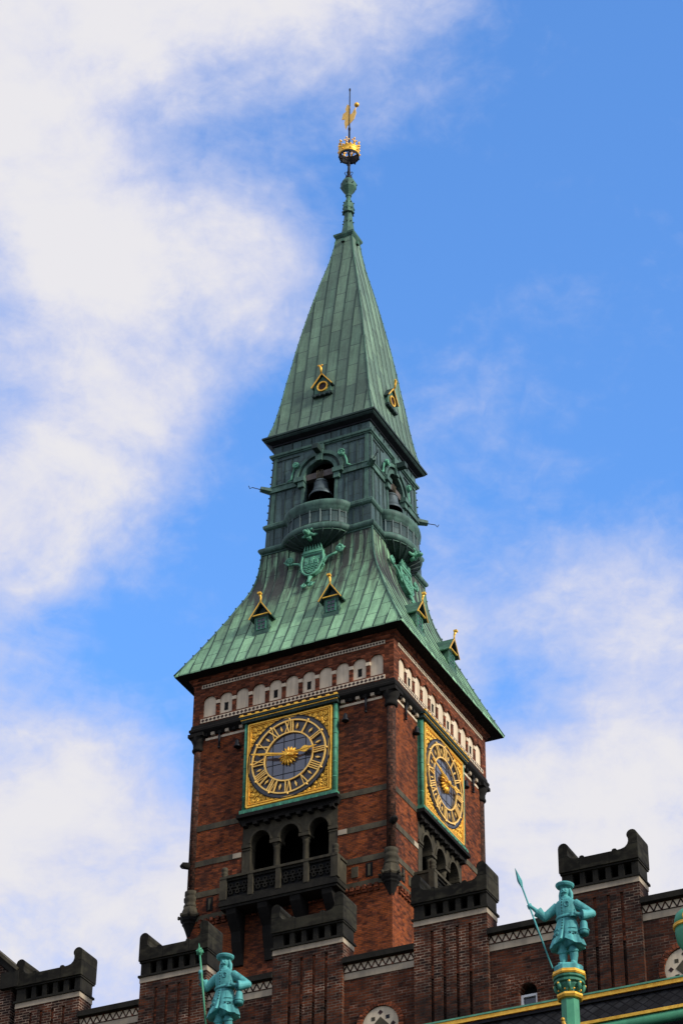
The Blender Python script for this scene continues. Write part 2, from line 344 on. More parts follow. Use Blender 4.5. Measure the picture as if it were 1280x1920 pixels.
class MB:
    def __init__(s):
        s.v = []; s.f = []; s.m = []; s.s = []; s.uv = []

    def add(s, vs, fs, mi=0, sm=False, uvs=None):
        o = len(s.v)
        s.v += [tuple(p) for p in vs]
        for i, f in enumerate(fs):
            s.f.append([a + o for a in f]); s.m.append(mi); s.s.append(sm)
            s.uv.append(uvs[i] if uvs else None)

    def box(s, a0, a1, b0, b1, c0, c1, f=FW, mi=0):
        vs = [f(x, y, z) for z in (c0, c1) for y in (b0, b1) for x in (a0, a1)]
        s.add(vs, [(0, 1, 3, 2), (4, 6, 7, 5), (0, 4, 5, 1), (2, 3, 7, 6), (0, 2, 6, 4), (1, 5, 7, 3)], mi)

    def ext(s, poly, v0, v1, f=F0, mi=0, sm=False, back=True):
        n = len(poly)
        vs = [f(u, v0, z) for u, z in poly] + [f(u, v1, z) for u, z in poly]
        fs = [tuple(range(n, 2 * n))]
        if back:
            fs.append(tuple(range(n - 1, -1, -1)))
        s.add(vs, fs, mi)
        s.add(vs, [(i, (i + 1) % n, n + (i + 1) % n, n + i) for i in range(n)], mi, sm)

    def bar(s, p, q, w, v0, v1, f=F0, mi=0, w2=None):
        dx, dz = q[0] - p[0], q[1] - p[1]
        L = sqrt(dx * dx + dz * dz) or 1e-6
        nx, nz = -dz / L, dx / L
        a, b2 = w / 2, (w if w2 is None else w2) / 2
        s.ext([(p[0] + nx * a, p[1] + nz * a), (p[0] - nx * a, p[1] - nz * a), (q[0] - nx * b2, q[1] - nz * b2), (q[0] + nx * b2, q[1] + nz * b2)], v0, v1, f, mi)

    def annulus(s, c, r0_, r1_, v0, v1, f=F0, mi=0, n=64, a0=0.0, a1=2 * pi, sc=(1, 1)):
        full = abs(a1 - a0 - 2 * pi) < 1e-6
        k = n if full else n + 1
        vs = []
        for i in range(k):
            a = a0 + (a1 - a0) * i / n
            for r in (r0_, r1_):
                for v in (v0, v1):
                    vs.append(f(c[0] + r * cos(a) * sc[0], v, c[1] + r * sin(a) * sc[1]))
        fs = []
        for i in range(n):
            a, b2 = 4 * i, 4 * ((i + 1) % k)
            fs += [(a, a + 1, b2 + 1, b2), (a + 2, b2 + 2, b2 + 3, a + 3), (a + 1, a + 3, b2 + 3, b2 + 1), (a, b2, b2 + 2, a + 2)]
        if not full:
            fs += [(0, 2, 3, 1), tuple(4 * n + x for x in (0, 1, 3, 2))]
        s.add(vs, fs, mi)

    def disc(s, c, r, v0, v1, f=F0, mi=0, n=48):
        s.ext([(c[0] + r * cos(2 * pi * i / n), c[1] + r * sin(2 * pi * i / n)) for i in range(n)], v0, v1, f, mi)

    def ring(s, prof, mi=0, faces=(0, 1, 2, 3), uv=True, closed=False, su=0.0, uo=30.0):
        """square ring: profile (half width, z) swept round the four sides with mitred corners"""
        pr = list(prof) + ([prof[0]] if closed else [])
        sl = [su]
        for a, b2 in zip(pr, pr[1:]):
            sl.append(sl[-1] + sqrt((a[0] - b2[0]) ** 2 + (a[1] - b2[1]) ** 2))
        for k in faces:
            f = FACES[k]
            for i in range(len(pr) - 1):
                (w0, z0), (w1, z1) = pr[i], pr[i + 1]
                s.add([f(-w0, w0, z0), f(w0, w0, z0), f(w1, w1, z1), f(-w1, w1, z1)], [(0, 1, 2, 3)], mi, False,
                      [[(-w0 + uo, sl[i]), (w0 + uo, sl[i]), (w1 + uo, sl[i + 1]), (-w1 + uo, sl[i + 1])]])

    def lathe(s, c, prof, n=16, mi=0, sm=True, f=FW, a0=0.0, a1=2 * pi, ph=0.0, sc=(1, 1), cap=True):
        full = abs(a1 - a0 - 2 * pi) < 1e-6
        k = n if full else n + 1
        vs = []
        for r, z in prof:
            for i in range(k):
                a = a0 + (a1 - a0) * i / n + ph
                vs.append(f(c[0] + r * cos(a) * sc[0], c[1] + r * sin(a) * sc[1], c[2] + z))
        fs = []
        for j in range(len(prof) - 1):
            for i in range(n):
                i2 = (i + 1) % k
                fs.append((j * k + i, j * k + i2, (j + 1) * k + i2, (j + 1) * k + i))
        s.add(vs, fs, mi, sm)
        if full and cap and prof[0] != prof[-1]:
            if prof[0][0] > 1e-4:
                s.add(vs[:k], [tuple(range(k - 1, -1, -1))], mi)
            if prof[-1][0] > 1e-4:
                s.add(vs[-k:], [tuple(range(k))], mi)

    def tube(s, path, r, n=8, mi=0, sm=True, f=FW, flat=1.0):
        P = [Vector(f(*p)) for p in path]
        R = r if hasattr(r, '__len__') else [r] * len(P)
        vs = []
        up = Vector((0.13, 0.21, 0.97))
        for i, p in enumerate(P):
            d = (P[min(i + 1, len(P) - 1)] - P[max(i - 1, 0)]).normalized()
            a = d.cross(up)
            if a.length < 0.05:
                a = d.cross(Vector((1, 0, 0)))
            a.normalize()
            b2 = d.cross(a)
            for k in range(n):
                t_ = 2 * pi * k / n + pi / n
                vs.append(p + a * R[i] * cos(t_) + b2 * R[i] * sin(t_) * flat)
        fs = [(j * n + i, j * n + (i + 1) % n, (j + 1) * n + (i + 1) % n, (j + 1) * n + i) for j in range(len(P) - 1) for i in range(n)]
        s.add(vs, fs, mi, sm)
        s.add(vs[:n], [tuple(range(n - 1, -1, -1))], mi)
        s.add(vs[-n:], [tuple(range(n))], mi)

    def ball(s, c, r, n=12, mi=0, f=FW, sc=(1, 1, 1)):
        vs = []; fs = []
        h = n // 2
        for j in range(h + 1):
            th = pi * j / h
            for i in range(n):
                a = 2 * pi * i / n
                vs.append(f(c[0] + r * sc[0] * sin(th) * cos(a), c[1] + r * sc[1] * sin(th) * sin(a), c[2] - r * sc[2] * cos(th)))
        for j in range(h):
            for i in range(n):
                fs.append((j * n + i, j * n + (i + 1) % n, (j + 1) * n + (i + 1) % n, (j + 1) * n + i))
        s.add(vs, fs, mi, True)

    def data(s, name, mats, recalc=True):
        me = bpy.data.meshes.new(name)
        me.from_pydata(s.v, [], s.f)
        if not isinstance(mats, (list, tuple)):
            mats = [mats]
        for m_ in mats:
            me.materials.append(MT[m_] if isinstance(m_, str) else m_)
        me.polygons.foreach_set('material_index', s.m)
        me.polygons.foreach_set('use_smooth', s.s)
        if any(s.uv):
            ul = me.uv_layers.new(name='UVMap')
            for p_, uv in zip(me.polygons, s.uv):
                if uv:
                    for li, c in zip(p_.loop_indices, uv):
                        ul.data[li].uv = c
        bm = bmesh.new()
        bm.from_mesh(me)
        bmesh.ops.remove_doubles(bm, verts=bm.verts, dist=1e-5)
        bmesh.ops.dissolve_degenerate(bm, edges=bm.edges, dist=1e-6)
        if recalc:
            bmesh.ops.recalc_face_normals(bm, faces=bm.faces)
        bm.to_mesh(me)
        bm.free()
        return me

    def build(s, name, mats, parent=None, label=None, recalc=True, local=False):
        o = bpy.data.objects.new(name, s.data(name, mats, recalc))
        COL.objects.link(o)
        if parent:
            o.parent = parent
            if not local and parent.type == 'EMPTY':
                o.matrix_parent_inverse = Matrix.Translation(-parent.location)
        if label:
            o['label'] = label
        return o


def tag(o, label, cat, group=None, kind=None):
    o['label'] = label
    o['category'] = cat
    if group:
        o['group'] = group
    if kind:
        o['kind'] = kind
    return o


def thing(name, label, cat, loc=(0, 0, 0), group=None):
    o = bpy.data.objects.new(name, None)
    o.empty_display_size = 0.3
    COL.objects.link(o)
    o.location = loc
    return tag(o, label, cat, group)


def arc(c, r, a0, a1, n=14, rz=None):
    rz = r if rz is None else rz
    return [(c[0] + r * cos(a0 + (a1 - a0) * i / n), c[1] + rz * sin(a0 + (a1 - a0) * i / n)) for i in range(n + 1)]


def spiral(c, r, turns, a0, ccw=1, n=22, v=0.0, end=0.15):
    out = []
    for i in range(n + 1):
        k = i / n
        a = a0 + ccw * turns * 2 * pi * k
        rr = r * (1 - (1 - end) * k)
        out.append((c[0] + rr * cos(a), v, c[1] + rr * sin(a)))
    return out


def interp(prof, z):
    for (w0, z0), (w1, z1) in zip(prof, prof[1:]):
        if z0 <= z <= z1:
            return w0 + (w1 - w0) * (z - z0) / (z1 - z0)
    return prof[0][0] if z < prof[0][1] else prof[-1][0]


# ------------------------------------------------------------------ ground
g = MB()
g.add([(-900, -900, 0), (900, -900, 0), (900, 900, 0), (-900, 900, 0)], [(0, 1, 2, 3)])
go = g.build('ground', 'paving')
go['kind'] = 'structure'

# ------------------------------------------------------------------ the clock tower
TW = thing('clock_tower', 'tall square red brick clock tower with green copper belfry and pointed spire', 'tower')
HW = 5.05
UH = 2.38          # half width of the clock and loggia bay
walls = MB()
for k, f in enumerate(FACES):
    e = HW if k % 2 == 0 else HW - 0.6
    if k > 1:
        walls.box(-e, e, HW - 0.6, HW, 0, 61.2, f)
    else:
        walls.box(-e, -UH, HW - 0.6, HW, 51.4, 61.2, f)
        walls.box(UH, e, HW - 0.6, HW, 51.4, 61.2, f)
        walls.box(-UH, UH, HW - 0.6, HW, 56.0, 61.2, f)
        walls.box(-e, e, HW - 0.6, HW, 0, 51.4, f)
walls.build('shaft_wall', 'brick', TW)
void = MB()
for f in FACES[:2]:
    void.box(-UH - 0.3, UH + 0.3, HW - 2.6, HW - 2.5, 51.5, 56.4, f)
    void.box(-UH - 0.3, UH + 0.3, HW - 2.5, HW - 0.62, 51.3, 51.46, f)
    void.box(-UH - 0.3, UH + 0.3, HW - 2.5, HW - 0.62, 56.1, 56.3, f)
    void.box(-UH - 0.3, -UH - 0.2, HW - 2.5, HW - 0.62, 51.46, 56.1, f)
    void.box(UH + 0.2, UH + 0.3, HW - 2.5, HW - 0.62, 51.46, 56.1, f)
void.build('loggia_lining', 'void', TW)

# corner columns, capitals, pendants
CC = 4.96
for sx, sy in ((1, -1), (-1, -1), (1, 1), (-1, 1)):
    c = MB()
    c.lathe((CC * sx, CC * sy, 0), [(0.215, 53.0), (0.215, 60.3)], 16)
    co = c.build('corner_column', 'brick_dark', TW)
    c = MB()
    c.lathe((CC * sx, CC * sy, 0), [(0.26, 60.24), (0.31, 60.3), (0.31, 60.38), (0.27, 60.42), (0.28, 60.65), (0.42, 60.98)], 12)
    c.box(CC * sx - 0.40, CC * sx + 0.40, CC * sy - 0.40, CC * sy + 0.40, 60.95, 61.12)
    c.build('capital', 'stone_black', co)
    c = MB()
    c.lathe((CC * sx, CC * sy, 0), [(0.46, 51.72), (0.50, 51.80), (0.44, 51.90), (0.40, 52.10), (0.34, 52.26)], 8, 0, False, ph=pi / 8)
    c.lathe((CC * sx, CC * sy, 0), [(0.30, 52.24), (0.34, 52.30), (0.34, 52.36), (0.30, 52.40), (0.29, 52.52), (0.33, 52.58), (0.34, 52.72), (0.29, 52.78), (0.285, 52.84), (0.31, 52.88), (0.31, 53.05), (0.2, 53.10)], 16)
    c.lathe((CC * sx, CC * sy, 0), [(0.05, 50.75), (0.12, 50.85), (0.22, 51.15), (0.30, 51.35), (0.36, 51.42), (0.36, 51.50), (0.43, 51.58), (0.46, 51.72)], 8, 1, False, ph=pi / 8)
    for i in range(8):
        a = 2 * pi * i / 8 + pi / 8
        c.ball((CC * sx + 0.52 * cos(a), CC * sy + 0.52 * sin(a), 51.80), 0.075, 6, sc=(1, 1, 1.4))
    c.build('corner_pendant', ['stone_mid', 'stone_black'], TW)
    # water spout
    c = MB()
    d = 0.7071
    ox, oy = (CC + 0.12) * sx, (CC + 0.12) * sy
    c.tube([(ox, oy, 54.36), (ox + 0.28 * sx * d, oy + 0.28 * sy * d, 54.34), (ox + 0.36 * sx * d, oy + 0.36 * sy * d, 54.25)], [0.17, 0.16, 0.11], 8)
    c.build('water_spout', 'stone_black', TW)

# stone bands, white band, corbel table
for z0, z1, in_, mat_ in ((56.02, 56.30, UH + 0.04, 'stone_grey'), (54.22, 54.50, UH + 0.04, 'stone_grey'), (52.66, 52.94, UH + 0.30, 'stone_grey'), (51.50, 51.76, UH + 0.30, 'stone_grey')):
    for f in FACES[:2]:
        for s in (-1, 1):
            b = MB()
            a, c = sorted((s * in_, s * (CC - 0.12)))
            b.box(a, c, HW, HW + 0.03, z0, z1, f)
            b.build('stone_band', mat_, TW)
for f in FACES[:2]:
    for s in (-1, 1):
        b = MB()
        b.box(min(s * 2.42, s * 2.85), max(s * 2.42, s * 2.85), HW + 0.03, HW + 0.045, 54.24, 54.48, f)
        b.build('pale_quoin', 'stone_pale', TW)
        b = MB()
        a, c = sorted((s * 2.42, s * 4.56))
        b.box(a, c, HW, HW + 0.025, 60.76, 60.88, f)
        b.build('white_band', 'plaster', TW)
for k, f in enumerate(FACES):
    b = MB()
    n = 30
    for i in range(n):
        u = -4.5 + 9.0 * (i + 0.5) / n
        b.box(u - 0.075, u + 0.075, HW - 0.05, HW + 0.16, 51.30, 51.5, f)
        b.box(u - 0.11, u + 0.11, HW - 0.05, HW + 0.09, 51.18, 51.30, f)
    b.build('corbel_table', 'brick_frieze', TW)
# small openings between the two lowest bands
for f in FACES[:2]:
    for s in (-1, 1):
        w = MB()
        w.box(s * 3.95 - 0.17, s * 3.95 + 0.17, HW, HW + 0.02, 51.90, 52.58, f)
        w.box(s * 3.95 - 0.05, s * 3.95 + 0.05, HW + 0.02, HW + 0.05, 51.95, 52.5, f, 1)
        w.build('slit_window', ['void', 'stone_grey'], TW)
        w = MB()
        w.box(s * 3.25 - 0.16, s * 3.25 + 0.16, HW, HW + 0.04, 52.0, 52.5, f)
        w.build('stone_block', 'stone_grey', TW)

# string course with little corbels
b = MB()
b.ring([(5.05, 60.98), (5.12, 61.0), (5.14, 61.06), (5.28, 61.18), (5.33, 61.24), (5.33, 61.36), (5.27, 61.42), (5.25, 61.56), (5.22, 61.62)])
b.build('string_course', 'stone_black', TW)
for f in FACES[:2]:
    for i in range(25):
        u = -4.5 + 9.0 * i / 24
        if abs(u) < 2.5:
            continue
        b = MB()
        b.box(u - 0.09, u + 0.09, HW, HW + 0.16, 60.93, 61.08, f)
        b.build('corbel', 'stone_pale' if i % 2 else 'stone_black', TW)
for f in FACES[:2]:
    for s in (-1, 1):
        b = MB()
        b.tube([(s * 3.78, HW + 0.10, 61.1), (s * 3.78, HW + 0.10, 60.2)], 0.055, 8, f=f)
        b.ball((s * 3.78, HW + 0.10, 60.2), 0.07, 8, f=f)
        b.build('drain_pipe', 'iron', TW)
        b = MB()
        b.lathe((s * 2.78, HW + 0.16, 0), [(0.16, 59.92), (0.17, 59.98), (0.10, 60.08), (0.11, 60.2), (0.05, 60.32), (0.01, 60.36)], 10, f=f)
        b.box(s * 2.78 - 0.04, s * 2.78 + 0.04, HW - 0.02, HW + 0.16, 60.0, 60.08, f)
        b.build('wall_bracket', 'iron', TW)

# arcaded frieze: eleven plastered niches to a face
FWd = 5.22
NP, NHW = 0.868, 0.335
NZ0, NZS, NZT = 61.955, 62.74, 63.07
fr = MB()
tiles = MB()
caps = MB()
for k, f in enumerate(FACES):
    if k > 1:
        fr.box(-FWd + 0.15, FWd - 0.15, FWd - 0.5, FWd, 61.2, 64.2, f)
        continue
    e = FWd - 0.001 if k == 0 else FWd - 0.003
    low = []
    for i in range(10, -1, -1):
        uc = (i - 5) * NP
        low += arc((uc, NZS), NHW, 0, pi, 10, NZT - NZS)
    fr.ext([(-e, 64.1), (-e, NZS)] + low[::-1] + [(e, NZS), (e, 64.1)], FWd - 0.16, FWd, f)
    fr.box(-e, e, FWd - 0.16, FWd, 61.55, NZ0, f)
    for i in range(12):
        a = -e if i == 0 else (i - 6) * NP + NHW
        c = e if i == 11 else (i - 5) * NP - NHW
        if 0 < i < 11:
            fr.box(a, c, FWd - 0.16, FWd - 0.012, NZ0, 62.57, f)
            caps = MB()
            caps.box(a - 0.012, c + 0.012, FWd - 0.155, FWd + 0.012, 62.57, NZS + 0.008, f)
            caps.build('impost_block', 'plaster', TW)
        else:
            fr.box(a, c, FWd - 0.16, FWd, NZ0, NZS, f)
    for i in range(11):           # brick arch rings stand a little proud
        uc = (i - 5) * NP
        fr.annulus((uc, NZS), NHW + 0.005, NHW + 0.085, FWd - 0.01, FWd + 0.03, f, 0, 12, 0.12, pi - 0.12, (1, 0.955))
    # patterned tile courses
    for z0, z1, n in ((61.655, 61.87, 46), (63.53, 63.72, 62)):
        tiles.box(-4.78, 4.78, FWd, FWd + 0.03, z0, z1, f, 0)
        p = 9.5 / n
        h = (z1 - z0) / 2 - 0.018
        zc = (z0 + z1) / 2
        for i in range(n):
            uc = -4.75 + (i + 0.5) * p
            tiles.ext([(uc - p * 0.44, zc), (uc, zc - h), (uc + p * 0.44, zc), (uc, zc + h)], FWd + 0.03, FWd + 0.036, f, 1)
    for i in range(11):
        uc = (i - 5) * NP
        ni = MB()
        ni.ext([(uc - NHW - 0.02, NZ0 - 0.02), (uc + NHW + 0.02, NZ0 - 0.02)] + arc((uc, NZS), NHW + 0.02, 0, pi, 10, NZT - NZS + 0.02), FWd - 0.5, FWd - 0.07, f)
        no = ni.build('niche', 'plaster', TW)
        if i in (1, 4, 6, 9):
            wi = MB()
            wi.box(uc - 0.09, uc + 0.10, FWd - 0.07, FWd - 0.055, 62.12, 62.50, f, 0)
            wi.bar((uc - 0.10, 62.515), (uc + 0.11, 62.515), 0.03, FWd - 0.07, FWd - 0.04, f, 1)
            wi.build('window', ['void', 'stone_grey'], no)
fr.build('frieze_wall', 'brick_frieze', TW)
tiles.build('tile_band', ['plaster', 'tile_dark'], TW)

b = MB()
b.ring([(5.22, 63.74), (5.30, 63.80), (5.32, 63.92), (5.40, 63.98), (5.42, 64.06)])
b.build('eave_moulding', 'brick_frieze', TW)
b = MB()
b.ring([(5.40, 64.055), (5.90, 64.10)])
b.build('eave_soffit', 'stone_black', TW)

# swept lower roof
SK = [(5.93, 64.10), (5.93, 64.18), (5.55, 64.92), (5.11, 65.79), (4.60, 66.88), (4.15, 67.86), (3.86, 68.58), (3.57, 69.24), (3.40, 69.68), (3.26, 70.18), (3.15, 70.68), (3.09, 71.15), (3.05, 71.6), (3.02, 72.1)]


def wsk(z): return interp(SK, z)


def wskn(u, v, z, f): return f(u, wsk(z) + v, z)


rf = MB()
rf.ring(SK, uo=30.3)
SP = 0.6
for f in FACES:
    for i in range(-9, 10):
        u = (i) * SP + 0.3
        if abs(u) > 5.7:
            continue
        path = [(u, w, z) for w, z in SK[1:] if w >= abs(u) + 0.02]
        if len(path) >= 2:
            rf.tube([(u + random.uniform(-0.015, 0.015), w + random.uniform(-0.006, 0.006), z) for u, w, z in path], 0.032, 4, 2, False, f, 1.0)
for sx, sy in ((1, -1), (-1, -1), (1, 1), (-1, 1)):
    rf.tube([(w * sx, w * sy, z) for w, z in SK[1:]], 0.055, 6, 1)
    for i in range(1, 15):
        z = 64.4 + i * 0.52
        w = wsk(z)
        (sx, sy) != (1, -1) and rf.ball((w * sx + 0.03 * sx, w * sy + 0.03 * sy, z + 0.05), 0.05, 6, 2)
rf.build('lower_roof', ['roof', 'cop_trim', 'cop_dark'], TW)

# belfry
bl = MB()
tc_ = [(2.99 + 0.20 * cos(a), 72.22 + 0.19 * sin(a)) for a in [(-pi / 2) + pi * i / 8 for i in range(9)]]
bl.ring([(2.97, 71.90), (3.08, 71.95), (3.06, 72.02)] + tc_ + [(2.95, 72.45), (2.93, 72.52)], 1)
bl.ring([(2.93, 72.50), (2.90, 73.52)], 0)
bl.ring([(2.90, 73.50), (2.98, 73.55), (3.03, 73.62), (3.04, 73.76), (2.92, 73.88), (2.86, 73.9)], 1)
BZ0, BZ1 = 73.88, 78.02


def wv(z): return 2.88 - (z - BZ0) * 0.037


AH, AS = 0.86, 76.20
for k, f in enumerate(FACES):
    fb = (lambda ff: (lambda u, v, z: ff(u, v + wv(z), z)))(f)
    e0, e1 = wv(BZ0) - (0.002 if k % 2 else 0), wv(BZ1) - (0.002 if k % 2 else 0)
    if k > 1:
        bl.ext([(-e0, BZ0), (e0, BZ0), (e1, BZ1), (-e1, BZ1)], -0.3, 0, fb)
        continue
    em = wv(AS)
    bl.ext([(-e0, BZ0), (-AH, BZ0), (-AH, AS), (-em, AS)], -0.3, 0, fb)
    bl.ext([(AH, BZ0), (e0, BZ0), (em, AS), (AH, AS)], -0.3, 0, fb)
    bl.ext([(-em, AS)] + arc((0, AS), AH, pi, 0, 18) + [(em, AS), (e1, BZ1), (-e1, BZ1)], -0.3, 0, fb)
    for s in (-1, 1):
        # belt between the jambs and the corner, battens, panel frames
        a, c = sorted((s * 1.30, s * 2.76))
        bl.ext([(a, 75.80), (c, 75.80), (c, 76.12), (a, 76.12)], 0, 0.10, fb, 1)
        bl.ext([(a, 76.12), (c, 76.12), (c, 76.18), (a, 76.18)], 0, 0.14, fb, 1)
        for u in (1.42, 1.92, 2.44):
            bl.bar((s * u, 73.9), (s * u, 75.8), 0.045, 0, 0.035, fb, 2)
        for u in (1.62, 2.02, 2.46):
            bl.bar((s * u, 76.2), (s * u, 77.78), 0.045, 0, 0.035, fb, 2)
        bl.bar((s * 1.2, 77.78), (s * 2.48, 77.78), 0.06, 0, 0.05, fb, 2)
        bl.bar((s * 2.62, 73.9), (s * 2.55, 78.0), 0.20, 0, 0.03, fb, 1)
        # impost blocks and jamb strip
        a, c = sorted((s * 0.80, s * 1.36))
        bl.ext([(a, 75.95), (c, 75.95), (c, 76.22), (a, 76.22)], -0.1, 0.26, fb, 1)
        a, c = sorted((s * 0.84, s * 1.16))
        bl.ext([(a, 75.62), (c, 75.62), (c, 75.95), (a, 75.95)], -0.1, 0.18, fb, 1)
        bl.bar((s * 0.93, 73.9), (s * 0.93, 75.62), 0.14, 0, 0.05, fb, 1)
    bl.annulus((0, AS), AH - 0.02, AH + 0.18, -0.1, 0.12, fb, 1, 20, 0.02, pi - 0.02)
    bl.annulus((0, AS), AH + 0.18, AH + 0.33, -0.02, 0.07, fb, 2, 20, 0.02, pi - 0.02)
    bl.annulus((0, AS), AH + 0.33, AH + 0.52, -0.02, 0.18, fb, 1, 20, 0.02, pi - 0.02)
for f in FACES:
    for z0, z1, w, us in ((78.26, 78.74, 2.72, [-2.2, -1.65, -1.1, -0.55, 0.55, 1.1, 1.65, 2.2]), (72.52, 73.5, 2.915, [-2.45, -1.95, 1.95, 2.45])):
        for u in us:
            bl.box(u - 0.025, u + 0.025, w - 0.02, w + 0.035, z0, z1, f, 2)
bl.ring([(2.72, 77.98), (2.80, 78.0), (2.80, 78.05), (2.87, 78.08), (2.88, 78.20), (2.76, 78.27), (2.72, 78.27)], 1)
bl.ring([(2.72, 78.25), (2.72, 78.78)], 0)
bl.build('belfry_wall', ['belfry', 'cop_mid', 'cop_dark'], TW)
cn = MB()
cn.ring([(2.72, 78.74), (2.80, 78.76), (2.80, 78.84), (2.98, 78.92), (3.05, 78.95)], 1)
cn.ring([(3.05, 78.95), (3.12, 79.02), (3.12, 79.07), (3.19, 79.10), (3.19, 79.20), (2.94, 79.32)], 0)
cn.build('cornice', ['cop_dark', 'iron'], TW)
# chamber behind the arches
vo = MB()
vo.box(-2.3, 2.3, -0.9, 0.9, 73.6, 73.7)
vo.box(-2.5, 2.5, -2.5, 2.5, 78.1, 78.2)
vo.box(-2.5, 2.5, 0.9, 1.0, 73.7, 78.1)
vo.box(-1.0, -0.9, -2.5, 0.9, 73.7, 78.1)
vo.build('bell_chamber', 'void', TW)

for fi, f in enumerate(FACES[:2]):
    fb = (lambda ff: (lambda u, v, z: ff(u, v + wv(z), z)))(f)
    # scrolled knobs beside the arch
    for s in (-1, 1):
        kb = MB()
        kb.ball((s * 1.27, 0.20, 77.03), 0.185, 12, f=fb, sc=(1, 0.7, 1))
        kb.tube(spiral((s * 1.27, 77.03), 0.20, 1.4, 0, s, 20, 0.30), 0.035, 6, f=fb)
        kb.tube([(s * 1.40, 0.12, 76.92), (s * 1.52, 0.12, 76.6), (s * 1.55, 0.12, 76.3), (s * 1.75, 0.12, 76.18)], 0.06, 6, f=fb)
        kb.build('scroll_knob', 'cop_bright', TW)
    ks = MB()
    ks.ext([(-0.16, 76.98), (0.16, 76.98), (0.22, 77.62), (-0.22, 77.62)], 0, 0.24, fb, 0)
    ks.ext([(-0.15, 77.42), (0.15, 77.42), (0.17, 77.70), (-0.17, 77.70)], 0.2, 0.72, fb, 1)
    ks.ext([(-0.22, 77.66), (0.22, 77.66), (0.22, 78.0), (-0.22, 78.0)], 0, 0.2, fb, 0)
    ks.build('keystone', ['cop_mid', 'cop_dark'], TW)
    # bow-fronted balcony
    c0 = (0, 2.86, 0)
    bc = MB()
    bs = (1.0, 0.60)
    bc.lathe(c0, [(1.60, 72.46), (1.60, 73.28)], 40, 0, True, f, 0, pi, 0, bs)
    bc.lathe(c0, [(1.60, 73.28), (1.68, 73.32), (1.70, 73.42), (1.78, 73.50), (1.84, 73.60), (1.86, 73.70), (1.84, 73.79), (1.66, 73.83), (1.60, 73.80), (1.58, 73.3), (0.2, 73.28)], 40, 1, True, f, 0, pi, 0, bs)
    bc.lathe(c0, [(1.60, 72.44), (1.70, 72.46), (1.84, 72.42), (1.92, 72.34), (1.94, 72.24), (1.90, 72.13), (1.80, 72.06), (1.70, 72.04)], 40, 1, True, f, 0, pi, 0, bs)
    for i in range(9):
        a = pi * (i + 0.5) / 9
        r = 1.60
        p = Vector((r * cos(a) * bs[0], r * sin(a) * bs[1]))
        bc.tube([(p.x, 2.86 + p.y + 0.01, 72.46), (p.x, 2.86 + p.y + 0.01, 73.30)], 0.055, 4, 0, False, f)
    for z in (72.55, 73.22):
        bc.tube([(1.61 * cos(pi * i / 24), 2.86 + 1.61 * sin(pi * i / 24) * bs[1], z) for i in range(25)], 0.035, 4, 2, False, f)
    bo = bc.build('belfry_balcony', ['belfry', 'cop_mid', 'cop_dark'], TW)
    bw = MB()
    prof = [(0.30, 71.42), (0.50, 71.48), (0.85, 71.58), (1.22, 71.74), (1.52, 71.92), (1.72, 72.06)]
    bw.lathe((0, 2.95, 0), prof, 40, 0, True, f, 0, pi, 0, bs)
    for i in range(10):
        a = pi * (i + 0.5) / 10
        bw.tube([(r * cos(a), 2.95 + r * sin(a) * bs[1], z - 0.01) for r, z in prof], 0.05, 5, 1, True, f)
    bw.tube([(1.68 * cos(pi * i / 24), 2.93 + 1.68 * sin(pi * i / 24) * bs[1], 72.02) for i in range(25)], 0.03, 4, 2, False, f)
    bw.build('bowl', ['cop_dark', 'cop_dark', 'cop_trim'], bo)
    ln = MB()          # beast mask under the bowl
    vv_ = 2.95 + 0.60 * 1.55
    ln.ball((-0.02, vv_ + 0.06, 71.90), 0.19, 12, f=f, sc=(0.95, 1.1, 1.0))
    ln.ball((-0.02, vv_ + 0.32, 71.83), 0.13, 10, f=f, sc=(1.0, 1.2, 0.8))
    for s in (-1, 1):
        ln.tube([(-0.02 + s * 0.16, vv_ + 0.08, 72.02), (-0.02 + s * 0.30, vv_ + 0.06, 72.20)], [0.09, 0.02], 6, f=f)
        ln.ball((-0.02 + s * 0.09, vv_ + 0.27, 71.97), 0.05, 6, f=f)
    ln.tube([(0, vv_ + 0.05, 72.06), (0, vv_ + 0.08, 72.20)], [0.08, 0.02], 6, f=f)
    for s in (-1, 1):
        ln.tube([(s * 0.10, vv_ + 0.05, 71.84), (s * 0.24, vv_ - 0.06, 71.82), (s * 0.40, vv_ - 0.14, 71.90), (s * 0.52, vv_ - 0.18, 72.02)], [0.10, 0.08, 0.06, 0.015], 6, f=f)
    ln.tube([(0, vv_ + 0.02, 71.76), (0.0, vv_ - 0.22, 71.66)], [0.14, 0.10], 8, f=f)
    ln.build('beast_mask', 'cop_bright', bo)
    # coat of arms lying on the swept roof
    fs = (lambda ff: (lambda u, v, z: ff(u, wsk(z) + v, z)))(f)
    ca = MB()
    sh = [(-0.55, 71.02), (-0.58, 70.6), (-0.54, 70.2), (-0.42, 69.88), (-0.22, 69.66), (0.0, 69.55)]
    shp = sh + [(-u, z) for u, z in sh[-2::-1]]
    for a_, c_ in zip(sh, sh[1:]):
        ca.ext([a_, c_, (-c_[0] if c_[0] else 1e-3, c_[1]), (-a_[0], a_[1])], 0.0, 0.26, fs)
    ca.tube([(u, 0.27, z) for u, z in shp] + [(-0.55, 0.27, 71.02)], 0.062, 6, f=fs)
    ca.tube([(u * 0.80, 0.28, 70.4 + (z - 70.4) * 0.84) for u, z in shp] + [(-0.44, 0.28, 70.92)], 0.025, 5, 1, f=fs)
